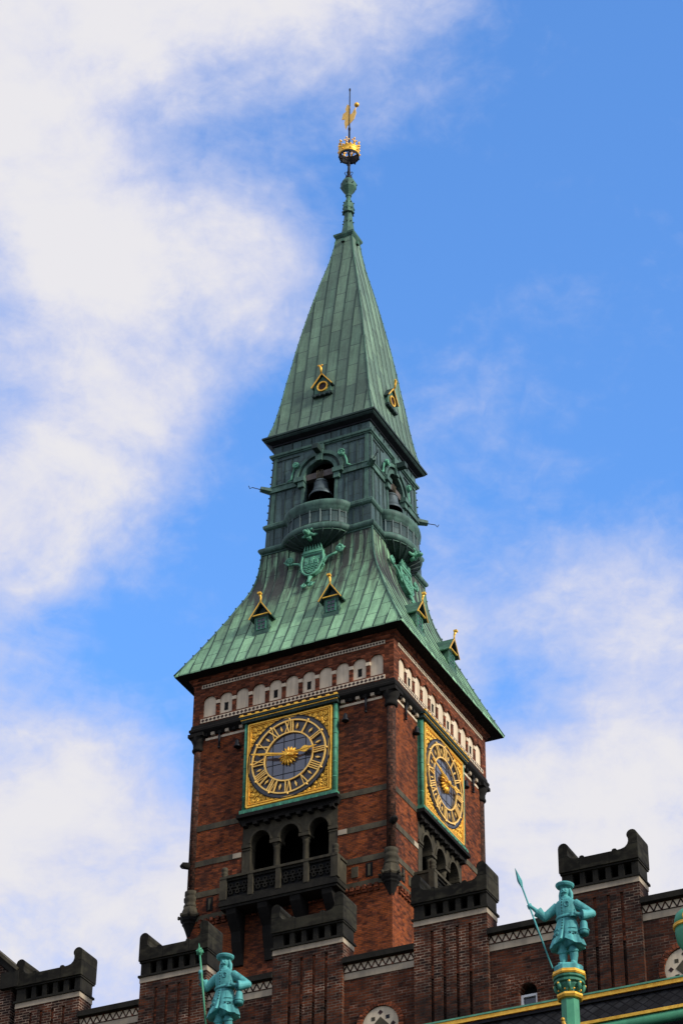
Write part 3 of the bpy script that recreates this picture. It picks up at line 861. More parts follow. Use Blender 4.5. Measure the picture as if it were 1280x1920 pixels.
    for s, hgt in ((-1, 0.26), (0, 0.40), (1, 0.26)):
        u = s * 0.26
        ca.ext([(u - 0.085, 70.36), (u + 0.085, 70.36), (u + 0.085, 70.36 + hgt), (u - 0.085, 70.36 + hgt)], 0.2, 0.33, fs)
        for d_ in (-0.085, 0, 0.085):
            ca.ext([(u + d_ - 0.025, 70.36 + hgt), (u + d_ + 0.025, 70.36 + hgt), (u + d_ + 0.025, 70.43 + hgt), (u + d_ - 0.025, 70.43 + hgt)], 0.2, 0.33, fs)
        ca.ext([(u - 0.03, 70.44), (u + 0.03, 70.44), (u + 0.03, 70.55), (u - 0.03, 70.55)], 0.33, 0.335, fs, 1)
    ca.ext([(-0.40, 70.26), (0.40, 70.26), (0.40, 70.34), (-0.40, 70.34)], 0.2, 0.30, fs)
    for z, hw_ in ((70.17, 0.40), (70.03, 0.36), (69.90, 0.28), (69.79, 0.16)):
        ca.tube([(-hw_ + 2 * hw_ * i / 24, 0.29, z + 0.035 * sin(i * pi / 3)) for i in range(25)], 0.030, 5, f=fs)
    cb = ca.build('coat_of_arms', ['cop_bright', 'cop_mid'], TW)
    cr_ = MB()
    cr_.ext([(-0.52, 71.08), (0.52, 71.08), (0.50, 71.24), (-0.50, 71.24)], 0.05, 0.36, fs)
    cr_.tube([(-0.56, 0.33, 71.10), (0.56, 0.33, 71.10)], 0.05, 6, f=fs)
    for i in range(7):
        u = -0.48 + 0.16 * i
        cr_.tube([(u, 0.28, 71.2), (u * 0.92, 0.32, 71.40), (u * 0.86, 0.36, 71.56)], [0.05, 0.045, 0.015], 6, f=fs)
        cr_.tube([(u * 0.7, 0.16, 71.2), (u * 0.6, 0.2, 71.62)], [0.07, 0.06], 6, f=fs)
    cr_.build('crown', 'cop_bright', cb)
    for s in (-1, 1):
        sc_ = MB()
        ex, ez = (1.38, 71.02) if s > 0 else (1.30, 70.98)
        path = [(s * 0.56, 0.16, 70.30), (s * 0.64, 0.18, 70.52), (s * 0.82, 0.2, 70.66), (s * 1.06, 0.2, 70.72), (s * (ex - 0.08), 0.2, ez - 0.24)]
        sc_.tube(path, [0.09, 0.08, 0.065, 0.065, 0.07], 8, f=fs)
        sc_.tube(spiral((s * ex, ez), 0.24, 1.5, -pi / 2, s, 24, 0.2), 0.065, 7, f=fs)
        sc_.ball((s * ex, 0.22, ez), 0.09, 8, f=fs)
        sc_.tube([(s * (ex + 0.1), 0.2, ez - 0.15), (s * (ex + 0.34), 0.2, ez + 0.02)], [0.06, 0.02], 6, f=fs)
        sc_.tube([(s * (ex - 0.02), 0.2, ez + 0.18), (s * (ex + 0.02), 0.2, ez + 0.30)], [0.06, 0.02], 6, f=fs)
        sc_.tube([(s * 0.56, 0.2, 70.30), (s * 0.66, 0.2, 70.14), (s * 0.60, 0.2, 70.0)], [0.06, 0.05, 0.02], 6, f=fs)
        sc_.build('scroll', 'cop_bright', cb)
    tl = MB()
    tl.tube([(0, 0.18, 69.58), (0, 0.2, 69.30), (0.0, 0.2, 69.0)], [0.12, 0.08, 0.10], 8, f=fs)
    for s in (-1, 1):
        tl.tube(spiral((s * 0.15, 68.86), 0.16, 1.1, pi / 2, -s, 18, 0.2), 0.05, 7, f=fs)
        tl.tube([(s * 0.17, 0.2, 68.84), (s * 0.40, 0.2, 68.96)], [0.06, 0.02], 6, f=fs)
    tl.build('tail_scroll', 'cop_bright', cb)
    # two gabled dormers on the lower roof
    for s in (-1, 1):
        uc = s * 1.83 - (0.02 if s < 0 else -0.02)
        fd = (lambda ff, c: (lambda u, v, z: ff(u + c, v, z)))(f, uc)
        d_ = MB()
        d_.box(-0.38, 0.38, 3.9, 4.98, 65.98, 66.98, fd)
        d_.box(-0.45, 0.45, 4.6, 5.05, 65.90, 66.14, fd)
        d_.ext([(-0.38, 66.98), (0.38, 66.98), (0, 67.56)], 3.9, 4.90, fd, 1)
        for q in (-1, 1):
            d_.tube([(q * 0.42, 5.0, 66.12), (q * 0.50, 4.98, 66.28), (q * 0.43, 4.98, 66.46)], 0.04, 5, f=fd)
        do = d_.build('dormer', ['cop_trim', 'cop_dark'], TW)
        r_ = MB()
        r_.ext([(-0.60, 66.88), (-0.56, 66.84), (0, 67.66), (0.56, 66.84), (0.60, 66.88), (0, 67.76)], 3.7, 5.14, fd)
        r_.ext([(-0.56, 66.84), (-0.52, 66.86), (0, 67.62), (0.52, 66.86), (0.56, 66.84), (0, 67.66)], 4.90, 5.14, fd, 1)
        r_.build('gable_roof', ['cop_trim', 'cop_dark'], do)
        t_ = MB()
        for q in (-1, 1):
            t_.bar((q * 0.60, 66.84), (0, 67.74), 0.048, 5.13, 5.17, fd)
        t_.bar((-0.42, 67.02), (0.42, 67.02), 0.05, 5.05, 5.12, fd)
        t_.build('gable_trim', 'gold', do)
        w_ = MB()
        w_.box(-0.22, 0.22, 4.98, 4.992, 66.24, 66.84, fd, 0)
        for q in (-1, 0, 1):
            w_.bar((q * 0.23, 66.22), (q * 0.23, 66.86), 0.05 if q else 0.022, 4.98, 5.02, fd, 1)
        for zz in (66.24, 66.44, 66.64, 66.85):
            w_.bar((-0.23, zz), (0.23, zz), 0.026, 4.98, 5.015, fd, 1)
        w_.build('window', ['glass', 'cop_frame'], do)
        n_ = MB()
        n_.tube([(0, 5.14, 67.66), (0, 5.14, 67.88), (0.0, 5.16, 67.98), (-0.02, 5.22, 68.12)], [0.04, 0.048, 0.06, 0.065], 8, f=fd)
        n_.box(-0.10, 0.07, 5.14, 5.32, 68.09, 68.19, fd)
        n_.build('finial', 'gold', do)
    # oculus dormer on the spire
    fd = (lambda ff: (lambda u, v, z: ff(u - 0.03, v, z)))(f)
    d_ = MB()
    d_.ext([(-0.46, 81.42), (0.46, 81.42), (0.46, 81.98), (0, 82.58), (-0.46, 81.98)], 2.2, 2.66, fd)
    d_.box(-0.55, 0.55, 2.3, 2.76, 81.32, 81.44, fd, 1)
    for i in range(4):
        d_.ball((-0.4 + 0.27 * i, 2.72, 81.32), 0.09, 6, 1, fd)
    do = d_.build('spire_dormer', ['cop_trim', 'cop_dark'], TW)
    r_ = MB()
    r_.ext([(-0.60, 81.92), (-0.54, 81.88), (0, 82.60), (0.54, 81.88), (0.60, 81.92), (0, 82.72)], 2.0, 2.76, fd)
    r_.build('gable_roof', 'cop_dark', do)
    t_ = MB()
    for q in (-1, 1):
        t_.bar((q * 0.59, 81.90), (0, 82.68), 0.052, 2.75, 2.80, fd)
    t_.build('gable_trim', 'gold', do)
    w_ = MB()
    w_.annulus((0.02, 81.88), 0.235, 0.31, 2.66, 2.74, fd, 0, 24)
    w_.disc((0.02, 81.88), 0.24, 2.66, 2.68, fd, 1, 24)
    w_.build('round_window', ['gold', 'tile_dark'], do)
    n_ = MB()
    n_.tube([(0, 2.85, 82.66), (0.0, 2.87, 82.95), (-0.06, 2.9, 83.1), (-0.16, 2.95, 83.12)], [0.045, 0.06, 0.07, 0.03], 8, f=fd)
    n_.ball((0.06, 2.88, 83.13), 0.06, 6, f=fd)
    n_.build('finial', 'gold', do)

# corner spouts with their lightning hooks
for sx, sy in ((1, -1), (-1, -1), (1, 1), (-1, 1)):
    c = MB()
    w0, w1 = wv(76.0), 3.28
    c.tube([(w0 * 0.93 * sx, w0 * 0.93 * sy, 75.98), (w0 * sx * 1.01, w0 * sy * 1.01, 76.0), (w1 * 0.965 * sx, w1 * 0.965 * sy, 76.02)], [0.24, 0.2, 0.16], 6, 0, False)
    c.tube([(w1 * 0.95 * sx, w1 * 0.95 * sy, 76.0), (w1 * 1.06 * sx, w1 * 1.06 * sy, 76.03), (w1 * 1.085 * sx, w1 * 1.085 * sy, 75.92), (w1 * 1.10 * sx, w1 * 1.10 * sy, 76.08)], 0.022, 5, 1)
    c.build('corner_spout', ['cop_mid', 'iron'], TW)

# spire
SPI = [(2.98, 79.26), (2.92, 79.50), (2.76, 80.13), (2.62, 80.9), (2.47, 81.85), (2.32, 83.0), (2.14, 84.15), (1.99, 85.25), (1.76, 86.70), (1.58, 87.75), (1.36, 88.95), (1.08, 90.4), (0.95, 91.0), (0.74, 92.0), (0.56, 93.1), (0.48, 93.85)]
sp = MB()
sp.ring(SPI, uo=31.0)
for f in FACES:
    for i in range(-4, 5):
        u = i * 0.62
        path = [(u, w, z) for w, z in SPI[1:] if w >= abs(u) + 0.03]
        if len(path) >= 2:
            sp.tube([(u_ + random.uniform(-0.014, 0.014), w, z) for u_, w, z in path], 0.026, 4, 2, False, f)
for sx, sy in ((1, -1), (-1, -1), (1, 1), (-1, 1)):
    sp.tube([(w * sx, w * sy, z) for w, z in SPI], 0.04, 6, 1)
    for i in range(26):
        z = 79.8 + i * 0.55
        w = interp(SPI, z)
        (sx, sy) != (1, -1) and sp.ball(((w + 0.02) * sx, (w + 0.02) * sy, z), 0.042, 6, 2)
    for i in range(9):
        z = 74.2 + i * 0.45
        w = wv(z)
        (sx, sy) != (1, -1) and sp.ball(((w + 0.02) * sx, (w + 0.02) * sy, z), 0.045, 6, 2)
sp.build('spire', ['spire', 'cop_trim', 'cop_dark'], TW)
c = MB()
c.ring([(0.48, 93.80), (0.52, 93.84), (0.60, 93.98), (0.61, 94.10), (0.44, 94.22), (0.40, 94.25)], 0)
for f in FACES:
    c.ext([(-0.11, 93.42), (0.09, 93.42), (0.06, 93.62), (-0.08, 93.62)], 0.40, 0.66, f, 0)
    c.ext([(-0.10, 93.40), (0.08, 93.40), (0.08, 93.425), (-0.10, 93.425)], 0.40, 0.66, f, 1)
c.build('spire_collar', ['cop_trim', 'iron'], TW)
c = MB()
c.lathe((0, 0, 0), [(0.43, 94.2), (0.33, 94.75), (0.26, 95.3), (0.215, 95.92)], 8, 0, False, ph=pi / 8)
c.lathe((0, 0, 0), [(0.22, 95.88), (0.33, 95.93), (0.34, 96.05), (0.29, 96.10), (0.30, 96.2), (0.33, 96.25), (0.33, 96.33), (0.30, 96.36), (0.30, 96.58), (0.22, 96.78), (0.13, 97.0), (0.13, 97.15), (0.18, 97.2), (0.18, 97.27), (0.13, 97.3)], 8, 0, False, ph=pi / 8)
c.lathe((0, 0, 0), [(0.13, 97.28), (0.20, 97.40), (0.44, 97.78), (0.45, 98.12), (0.30, 98.40), (0.13, 98.50)], 8, 0, False, ph=pi / 8)
for i in range(8):
    a = i * pi / 4 + 0.2
    for z, r in ((96.62, 0.30), (96.12, 0.34), (95.9, 0.32), (95.2, 0.30)):
        c.ball((r * cos(a), r * sin(a), z), 0.045, 6, 1)
    c.ball((0.47 * cos(a), 0.47 * sin(a), 97.95), 0.04, 6, 1)
c.build('spire_finial', ['cop_trim', 'cop_dark'], TW)
c = MB()
c.lathe((0, 0, 0), [(0.16, 98.45), (0.19, 98.55), (0.19, 98.66), (0.11, 98.74), (0.10, 98.95), (0.13, 99.0), (0.08, 99.1), (0.07, 99.5), (0.10, 99.55), (0.07, 99.6), (0.055, 102.2)], 12)
for i in range(4):
    a = i * pi / 2 + 0.4
    c.tube([(0.09 * cos(a), 0.09 * sin(a), 98.72), (0.18 * cos(a), 0.18 * sin(a), 98.85), (0.23 * cos(a), 0.23 * sin(a), 98.98), (0.16 * cos(a), 0.16 * sin(a), 99.06)], 0.022, 5)
for i in range(8):
    a = i * pi / 4 + 0.2
    i % 2 or c.tube([(0, 0, 100.2), (0.54 * cos(a), 0.54 * sin(a), 100.2)], 0.022, 5)
    i % 2 or c.tube([(0.06 * cos(a + .78), 0.06 * sin(a + .78), 99.85), (0.30 * cos(a + .78), 0.30 * sin(a + .78), 99.95), (0.54 * cos(a + .78), 0.54 * sin(a + .78), 100.18)], 0.02, 5)
for i in range(8):
    a = i * pi / 4 + 0.6
    c.ball((0.56 * cos(a), 0.56 * sin(a), 100.10), 0.06, 6)
c.lathe((0, 0, 0), [(0.52, 100.14), (0.57, 100.14), (0.58, 100.2), (0.57, 100.26), (0.53, 100.26), (0.52, 100.14)], 32)
c.lathe((0, 0, 0), [(0.522, 100.20), (0.526, 100.70)], 32, cap=False)  # added dark liner, stands in for the shade inside the crown
stem = c.build('finial_stem', 'iron', TW)
c = MB()
c.lathe((0, 0, 0), [(0.53, 100.262), (0.57, 100.262), (0.60, 100.32), (0.57, 100.38), (0.56, 100.60), (0.59, 100.63), (0.59, 100.70), (0.56, 100.72), (0.54, 100.72), (0.53, 100.262)], 32)
for i in range(8):
    a = i * pi / 4 + 0.2
    ca_, sa_ = cos(a), sin(a)
    for dr, dz, dt, r in ((0, 0.02, 0, 0.085), (0.01, 0.20, 0, 0.075), (0.02, 0.46, 0, 0.06), (0.015, 0.34, 0, 0.045), (0.015, 0.30, 0.12, 0.055), (0.015, 0.30, -0.12, 0.055)):
        rr = 0.56 + dr
        c.ball((rr * ca_ - dt * sa_, rr * sa_ + dt * ca_, 100.72 + dz), r, 8)
    a += pi / 8
    c.ball((0.57 * cos(a), 0.57 * sin(a), 100.74), 0.065, 8)
    c.ball((0.61 * cos(a), 0.61 * sin(a), 100.43), 0.055, 8)
c.build('gilded_crown', 'gold', TW)

# weather vane turning on the rod
WVn = thing('weather_vane', 'gilded banner weather vane with ball counterweight on a thin rod at the very top', 'weather vane', (0, 0, 102.2))
c = MB()
c.lathe((0, 0, 0), [(0.045, 102.15), (0.075, 102.3), (0.075, 102.42), (0.04, 102.48), (0.030, 105.3), (0.055, 105.42), (0.05, 105.52), (0.005, 105.6)], 10)
c.build('rod', 'iron', WVn)
va = -0.05


def VF(u, v, z):
    return (u * cos(va) - v * sin(va), u * sin(va) + v * cos(va), z)


c = MB()
ban = [(0.06, 102.7), (0.06, 104.2), (-0.28, 104.45), (-0.52, 104.05), (-0.42, 103.85), (-0.80, 103.75), (-0.95, 103.3), (-0.55, 103.22), (-0.62, 102.9), (-0.45, 102.35), (-0.25, 102.62)]
c.ext([(u * 0.52, 103.3 + (z - 103.3) * 0.92) for u, z in ban], -0.02, 0.02, VF)
c.build('banner', 'gold_pale', WVn)
c = MB()
c.ext([(0.02, 102.75), (0.30, 103.0), (0.44, 103.45), (0.36, 103.85), (0.16, 103.5), (0.02, 103.45)], -0.018, 0.018, VF)
c.tube([(0.30, 0, 103.5), (0.42, 0, 103.9)], 0.025, 5, f=VF)
c.build('tail', 'gold_pale', WVn)
c = MB()
c.ball((0.46, 0, 104.05), 0.15, 14, f=VF)
c.build('counterweight', 'gold', WVn)

# bells
for fi, f in enumerate(FACES[:2]):
    B = thing('bell', ['dark bronze bell hanging in the belfry arch above the wider clock face', 'dark bronze bell hanging in the belfry arch on the narrow right side'][fi], 'bell', f(0.0, 2.60, 74.87), 'bells in the belfry arches')
    uo = -0.02
    c = MB()
    pr = [(0.60, 74.900), (0.62, 74.940), (0.56, 75.040), (0.44, 75.240), (0.38, 75.470), (0.355, 75.720), (0.34, 75.820), (0.30, 75.900), (0.16, 75.960), (0.0, 75.970)]
    inn = [(0.0, 75.880), (0.25, 75.840), (0.33, 75.470), (0.42, 75.170), (0.56, 74.900)]
    c.lathe((uo, 2.60, 0), pr, 32, 0, True, f, cap=False)
    c.lathe((uo, 2.60, 0), inn, 32, 1, True, f, cap=False)
    for z, r in ((75.120, 0.515), (75.180, 0.48), (75.760, 0.365)):
        c.tube([(uo + r * cos(2 * pi * i / 24), 2.60 + r * sin(2 * pi * i / 24), z) for i in range(25)], 0.014, 5, 0, True, f)
    c.build('bell_body', ['bell', 'void'], B)
    c = MB()
    c.tube([(uo, 2.60, 75.820), (uo, 2.60, 75.020)], 0.04, 8, f=f)
    c.ball((uo, 2.60, 74.940), 0.10, 10, f=f)
    c.build('clapper', 'iron', B)
    c = MB()
    c.box(-0.9, 0.9, 2.44, 2.76, 76.070, 76.420, f)
    c.build('headstock', 'timber', B)
    c = MB()
    for d_ in (-0.16, -0.06, 0.06, 0.16):
        c.tube([(uo + d_, 2.79, 75.940), (uo + d_, 2.79, 76.480)], 0.028, 6, f=f)
    c.build('strap', 'stone_grey', B)

# ------------------------------------------------------------------ loggia and balcony under each clock
for fi, f in enumerate(FACES[:2]):
    lo = MB()
    S0, S1 = HW - 0.45, HW + 0.02
    cen, ah, zs, zt = (-1.46, 0.0, 1.46), 0.50, 54.78, 55.36
    low = []
    for c_ in cen:
        low += arc((c_, zs), ah, pi, 0, 14, zt - zs)
    lo.ext([(-UH, 56.02), (-UH, zs)] + low + [(UH, zs), (UH, 56.02)], S0, S1, f)
    for c_ in cen:
        lo.annulus((c_, zs), ah, ah + 0.10, S1 - 0.01, S1 + 0.05, f, 0, 18, 0.05, pi - 0.05, (1, 1.16))
    for s in (-1, 1):
        a, c = sorted((s * 1.97, s * UH))
        lo.box(a, c, S0, S1, 51.7, zs, f)
        lo.box(a - 0.02, c + 0.02, S0, S1 + 0.07, 54.62, zs - 0.02, f)
        lo.box(a - 0.01, c + 0.01, S0, S1 + 0.04, 54.50, 54.56, f)
    lg = lo.build('loggia', 'stone_mid', TW)
    for s in (-1, 1):
        co = MB()
        u = s * 0.73
        co.lathe((u, HW - 0.22, 0), [(0.20, 51.75), (0.20, 51.9), (0.165, 52.0), (0.15, 54.35), (0.18, 54.40), (0.18, 54.46), (0.16, 54.5), (0.24, 54.62)], 14, 0, True, f)
        co.box(u - 0.26, u + 0.26, HW - 0.48, HW + 0.06, 54.62, zs - 0.003, f)
        co.build('column', 'stone_mid', lg)
    # moulded shelf that carries the clock
    sh_ = MB()
    sh_.ext([(-2.45, 55.78), (2.45, 55.78), (2.55, 56.02), (-2.55, 56.02)], HW + 0.02, HW + 0.22, f)
    sh_.box(-2.55, 2.55, HW, HW + 0.42, 56.02, 56.20, f)
    for i in range(9):
        u = -2.2 + 4.4 * i / 8
        sh_.box(u - 0.10, u + 0.10, HW, HW + 0.30, 55.62, 55.78, f)
    sh_.build('clock_shelf', 'stone_black', TW)
    # balcony
    V1 = HW + 0.98
    b = MB()
    b.box(-2.92, 2.92, HW, V1 + 0.06, 51.42, 51.62, f)
    b.box(-2.86, 2.86, HW, V1, 51.30, 51.42, f)
    b.box(-2.84, 2.84, V1 - 0.22, V1 + 0.02, 51.62, 51.74, f)
    bo = b.build('balcony', 'stone_dark', TW)
    r_ = MB()
    r_.box(-2.90, 2.90, V1 - 0.24, V1 + 0.06, 52.74, 52.86, f)
    for s in (-1, 1):
        a, c = sorted((s * 2.66, s * 2.90))
        r_.box(a, c, HW, V1 - 0.24, 52.74, 52.86, f)
    r_.build('handrail', 'stone_mid', bo)
    for i in range(5):
        u = -2.74 + 5.48 * i / 4
        w = 0.17 if i in (0, 4) else 0.12
        p_ = MB()
        p_.box(u - w, u + w, V1 - 0.24, V1 + 0.04, 51.74, 52.74, f)
        p_.build('baluster_post', 'stone_mid', bo)
    for i in range(4):
        u0_, u1_ = -2.74 + 5.48 * i / 4 + 0.13, -2.74 + 5.48 * (i + 1) / 4 - 0.13
        p_ = MB()
        p_.box(u0_, u1_, V1 - 0.18, V1 - 0.12, 51.74, 52.74, f, 0)
        um = (u0_ + u1_) / 2
        for q in (-0.34, 0.0, 0.34):
            for a in range(4):
                p_.annulus((um + q + 0.095 * cos(a * pi / 2), 52.24 + 0.17 * sin(a * pi / 2)), 0.06, 0.105, V1 - 0.12, V1 - 0.04, f, 1, 10)
        for zz in (51.80, 52.68):
            p_.bar((u0_, zz), (u1_, zz), 0.10, V1 - 0.12, V1 - 0.03, f, 1)
        p_.build('pierced_panel', ['void', 'stone_dark'], bo)
    for s in (-1, 1):
        p_ = MB()
        a, c = sorted((s * 2.84, s * 2.76))
        p_.box(a, c, HW, V1 - 0.24, 51.74, 52.74, f)
        p_.build('side_panel', 'stone_mid', bo)
        k_ = MB()
        k_.lathe((s * 2.74, V1 - 0.10, 0), [(0.16, 52.86), (0.10, 52.92), (0.155, 53.0), (0.155, 53.07), (0.11, 53.11), (0.15, 53.16), (0.155, 53.26), (0.12, 53.34), (0.0, 53.37)], 12, 0, True, f)
        k_.build('post_finial', 'stone_mid', bo)
    for u in (-2.35, -0.8, 0.8, 2.35):
        k_ = MB()
        prof = [(HW, 48.9), (HW + 0.10, 48.9), (HW + 0.16, 49.4), (HW + 0.34, 49.9), (HW + 0.40, 50.4), (HW + 0.66, 50.7), (HW + 0.90, 51.05), (HW + 0.93, 51.30), (HW, 51.30)]
        vs = [f(u - 0.24, v, z) for v, z in prof] + [f(u + 0.24, v, z) for v, z in prof]
        n = len(prof)
        k_.add(vs, [tuple(range(n)), tuple(range(2 * n - 1, n - 1, -1))] + [(i, n + i, n + (i + 1) % n, (i + 1) % n) for i in range(n)])
        k_.build('corbel_bracket', 'stone_black', bo)

# ------------------------------------------------------------------ clocks
ROM = ['XII', 'I', 'II', 'III', 'IIII', 'V', 'VI', 'VII', 'VIII', 'IX', 'X', 'XI']
ZC = 58.70
for fi, f in enumerate(FACES[:2]):
    K = thing('tower_clock', ['large square gilded clock on the broad tower face looking at the square', 'large square gilded clock on the narrow right face of the tower'][fi],
              'clock', f(0, HW, 56.2), 'clocks on the tower')
    v0 = HW + 0.18
    fr_ = MB()
    fr_.box(-2.36, 2.36, HW, v0, 56.26, 61.0, f)
    for s in (-1, 1):
        fr_.tube([(s * 2.29, v0 + 0.0, 56.3), (s * 2.29, v0 + 0.0, 61.0)], 0.095, 10, f=f)
        for i in range(7):
            zz = 56.4 + 4.5 * i / 6
            fr_.tube([(s * 2.29, v0 + 0.0, zz - 0.03), (s * 2.29, v0 + 0.0, zz + 0.03)], 0.105, 10, f=f)
    fr_.box(-2.45, 2.45, HW, v0 + 0.16, 56.20, 56.42, f)
    for i in range(11):
        u = -2.3 + 4.6 * i / 10
        fr_.box(u - 0.12, u + 0.12, v0 + 0.15, v0 + 0.20, 56.22, 56.34, f)
    fr_.build('frame', 'cop_frame', K)
    c = MB()
    c.box(-2.16, 2.16, v0, v0 + 0.04, 56.42, 60.93, f)
    c.build('gilded_ground', 'gold_ground', K)
    c = MB()
    for w, a in ((2.12, 0.075), (2.02, 0.03)):
        z0, z1 = ZC - w - 0.03, ZC + w + 0.03
        for s in (-1, 1):
            c.bar((s * w, z0), (s * w, z1), a, v0 + 0.03, v0 + 0.12, f)
        c.bar((-w, z0), (w, z0), a, v0 + 0.03, v0 + 0.118, f)
        c.bar((-w, z1), (w, z1), a, v0 + 0.03, v0 + 0.118, f)
    c.build('inner_moulding', 'gold', K)
    # crest over the clock
    c = MB()
    c.box(-2.46, 2.46, HW, v0 + 0.22, 60.95, 61.10, f, 0)
    c.box(-2.52, 2.52, HW, v0 + 0.30, 61.14, 61.24, f, 0)
    c.box(-2.48, 2.48, v0 + 0.20, v0 + 0.25, 61.08, 61.12, f, 1)
    c.box(-2.54, 2.54, v0 + 0.29, v0 + 0.33, 61.25, 61.285, f, 1)
    for i in range(13):
        u = -2.42 + 4.84 * i / 12
        c.box(u - 0.085, u + 0.085, v0 + 0.24, v0 + 0.33, 61.285, 61.35, f, 1)
    for i in range(26):
        u = -2.35 + 4.7 * i / 25
        c.ball((u, v0 + 0.23, 61.02), 0.035, 6, 0, f)
    c.build('crest', ['cop_dark', 'gold'], K)
    # pierced scrollwork in the four corners
    for sx in (-1, 1):
        for sz in (-1, 1):
            c = MB()
            cl = [(1.84, 1.86, .13), (1.55, 1.87, .12), (1.27, 1.88, .11), (1.02, 1.90, .09), (1.86, 1.55, .12), (1.87, 1.27, .11), (1.89, 1.02, .09), (1.60, 1.60, .11), (1.38, 1.68, .08), (1.69, 1.38, .08), (1.94, .82, .06), (.82, 1.94, .06)]
            for j, (x, z, r) in enumerate(cl):
                c.tube(spiral((sx * x, ZC + sz * z), r, 1.35, j * 1.7, 1 if (j + (sx > 0)) % 2 else -1, 18, v0 + 0.065, 0.25), 0.030, 5, f=f)
                c.ball((sx * x, v0 + 0.065, ZC + sz * z), 0.042, 6, f=f)
            for (x0, z0), (x1, z1) in (((1.98, 0.7), (1.98, 1.98)), ((0.7, 1.99), (1.98, 1.99)), ((1.5, 1.5), (1.95, 1.95))):
                c.tube([(sx * x0, v0 + 0.06, ZC + sz * z0), (sx * x1, v0 + 0.06, ZC + sz * z1)], 0.025, 5, f=f)
            c.build('corner_scrollwork', 'gold', K)
    c = MB()
    c.annulus((0, ZC), 1.93, 2.10, v0 + 0.02, v0 + 0.10, f, 0, 72)
    c.annulus((0, ZC), 2.07, 2.115, v0 + 0.05, v0 + 0.125, f, 1, 72)
    c.disc((0, ZC), 1.95, v0, v0 + 0.055, f, 0, 72)
    c.disc((0, ZC), 1.25, v0 + 0.05, v0 + 0.065, f, 2, 60)
    di = c.build('dial', ['dial', 'iron', 'dialglass'], K)
    c = MB()
    for q in (-0.84, -0.28, 0.28, 0.84):
        h = sqrt(1.22 ** 2 - q * q)
        c.bar((q, ZC - h), (q, ZC + h), 0.035, v0 + 0.06, v0 + 0.075, f)
        c.bar((-h, ZC + q), (h, ZC + q), 0.030, v0 + 0.06, v0 + 0.078, f)
    c.build('glazing_bar', 'iron', di)
    # chapter ring
    c = MB()
    va_, vb = v0 + 0.10, v0 + 0.16
    c.annulus((0, ZC), 1.83, 1.90, va_, vb, f, 0, 72)
    c.annulus((0, ZC), 1.21, 1.275, va_, vb, f, 0, 60)
    for h in range(12):
        th = h * pi / 6
        er, et = (sin(th), cos(th)), (cos(th), -sin(th))

        def PT(t_, r): return (et[0] * t_ + er[0] * r, ZC + et[1] * t_ + er[1] * r)
        R0, R1 = 1.26, 1.85
        wid = {'I': 0.105, 'V': 0.25, 'X': 0.26}
        tot = sum(wid[ch] for ch in ROM[h])
        t_ = -tot / 2
        for ch in ROM[h]:
            a = wid[ch]
            if ch == 'I':
                c.bar(PT(t_ + a / 2, R0), PT(t_ + a / 2, R1), 0.048, va_, vb - 0.004, f)
            elif ch == 'V':
                c.bar(PT(t_ + 0.02, R1), PT(t_ + a / 2, R0), 0.055, va_, vb - 0.004, f)
                c.bar(PT(t_ + a - 0.02, R1), PT(t_ + a / 2, R0), 0.034, va_, vb - 0.008, f)
            else:
                c.bar(PT(t_ + 0.03, R1), PT(t_ + a - 0.03, R0), 0.058, va_, vb - 0.004, f)
                c.bar(PT(t_ + a - 0.03, R1), PT(t_ + 0.03, R0), 0.034, va_, vb - 0.008, f)
            t_ += a
        p = PT(0, 1.93)
        c.ball((p[0], vb - 0.02, p[1]), 0.055, 8, 0, f)
        th2 = th + pi / 12
        er, et = (sin(th2), cos(th2)), (cos(th2), -sin(th2))
        c.ext([PT(0, 1.40), PT(0.05, 1.53), PT(0, 1.70), PT(-0.05, 1.53)], va_, vb - 0.01, f)
    c.build('chapter_ring', 'gold_pale', K)
    # sunburst and hands at thirteen minutes to three
    c = MB()
    pts = []
    for i in range(32):
        r = (0.50 if i % 4 == 0 else 0.46) if i % 2 == 0 else 0.33
        a = pi / 2 + 2 * pi * i / 32
        pts.append((r * cos(a), ZC + r * sin(a)))
    c.ext(pts, v0 + 0.10, v0 + 0.15, f)
    for i in range(16):
        a = pi / 2 + 2 * pi * i / 16
        c.tube([(0.12 * cos(a), v0 + 0.20, ZC + 0.12 * sin(a)), (0.34 * cos(a), v0 + 0.18, ZC + 0.34 * sin(a)), (0.48 * cos(a + 0.06), v0 + 0.14, ZC + 0.48 * sin(a + 0.06))], [0.035, 0.05, 0.012], 6, f=f)
    c.ball((0, v0 + 0.17, ZC), 0.20, 14, 0, f, (1, 0.6, 1))
    c.build('sunburst', 'gold', K)

    def hand(name, deg, path, v):
        a = radians(deg)
        er, et = (sin(a), cos(a)), (cos(a), -sin(a))
        m_ = MB()
        L_ = [(et[0] * t2 + er[0] * r, ZC + et[1] * t2 + er[1] * r) for r, t2 in path]
        R_ = [(-et[0] * t2 + er[0] * r, ZC - et[1] * t2 + er[1] * r) for r, t2 in path]
        for (a0, a1), (b0, b1) in zip(zip(L_, R_), zip(L_[1:], R_[1:])):
            m_.ext([a0, a1, b1, b0], v, v + 0.04, f)
        m_.tube([(er[0] * r, v + 0.045, ZC + er[1] * r) for r, _ in path[:-1]], 0.018, 5, f=f)
        return m_
    hand('hour_hand', 83.5, [(0.0, 0.05), (0.55, 0.05), (0.66, 0.045), (0.84, 0.155), (0.95, 0.165), (1.10, 0.075), (1.16, 0.055), (1.48, 0.012)], v0 + 0.26).build('hour_hand', 'gold', K)
    hand('minute_hand', -77.5, [(-0.35, 0.05), (0.0, 0.055), (0.5, 0.065), (1.02, 0.085), (1.06, 0.055), (1.86, 0.028)], v0 + 0.32).build('minute_hand', 'gold', K)
    c = MB()
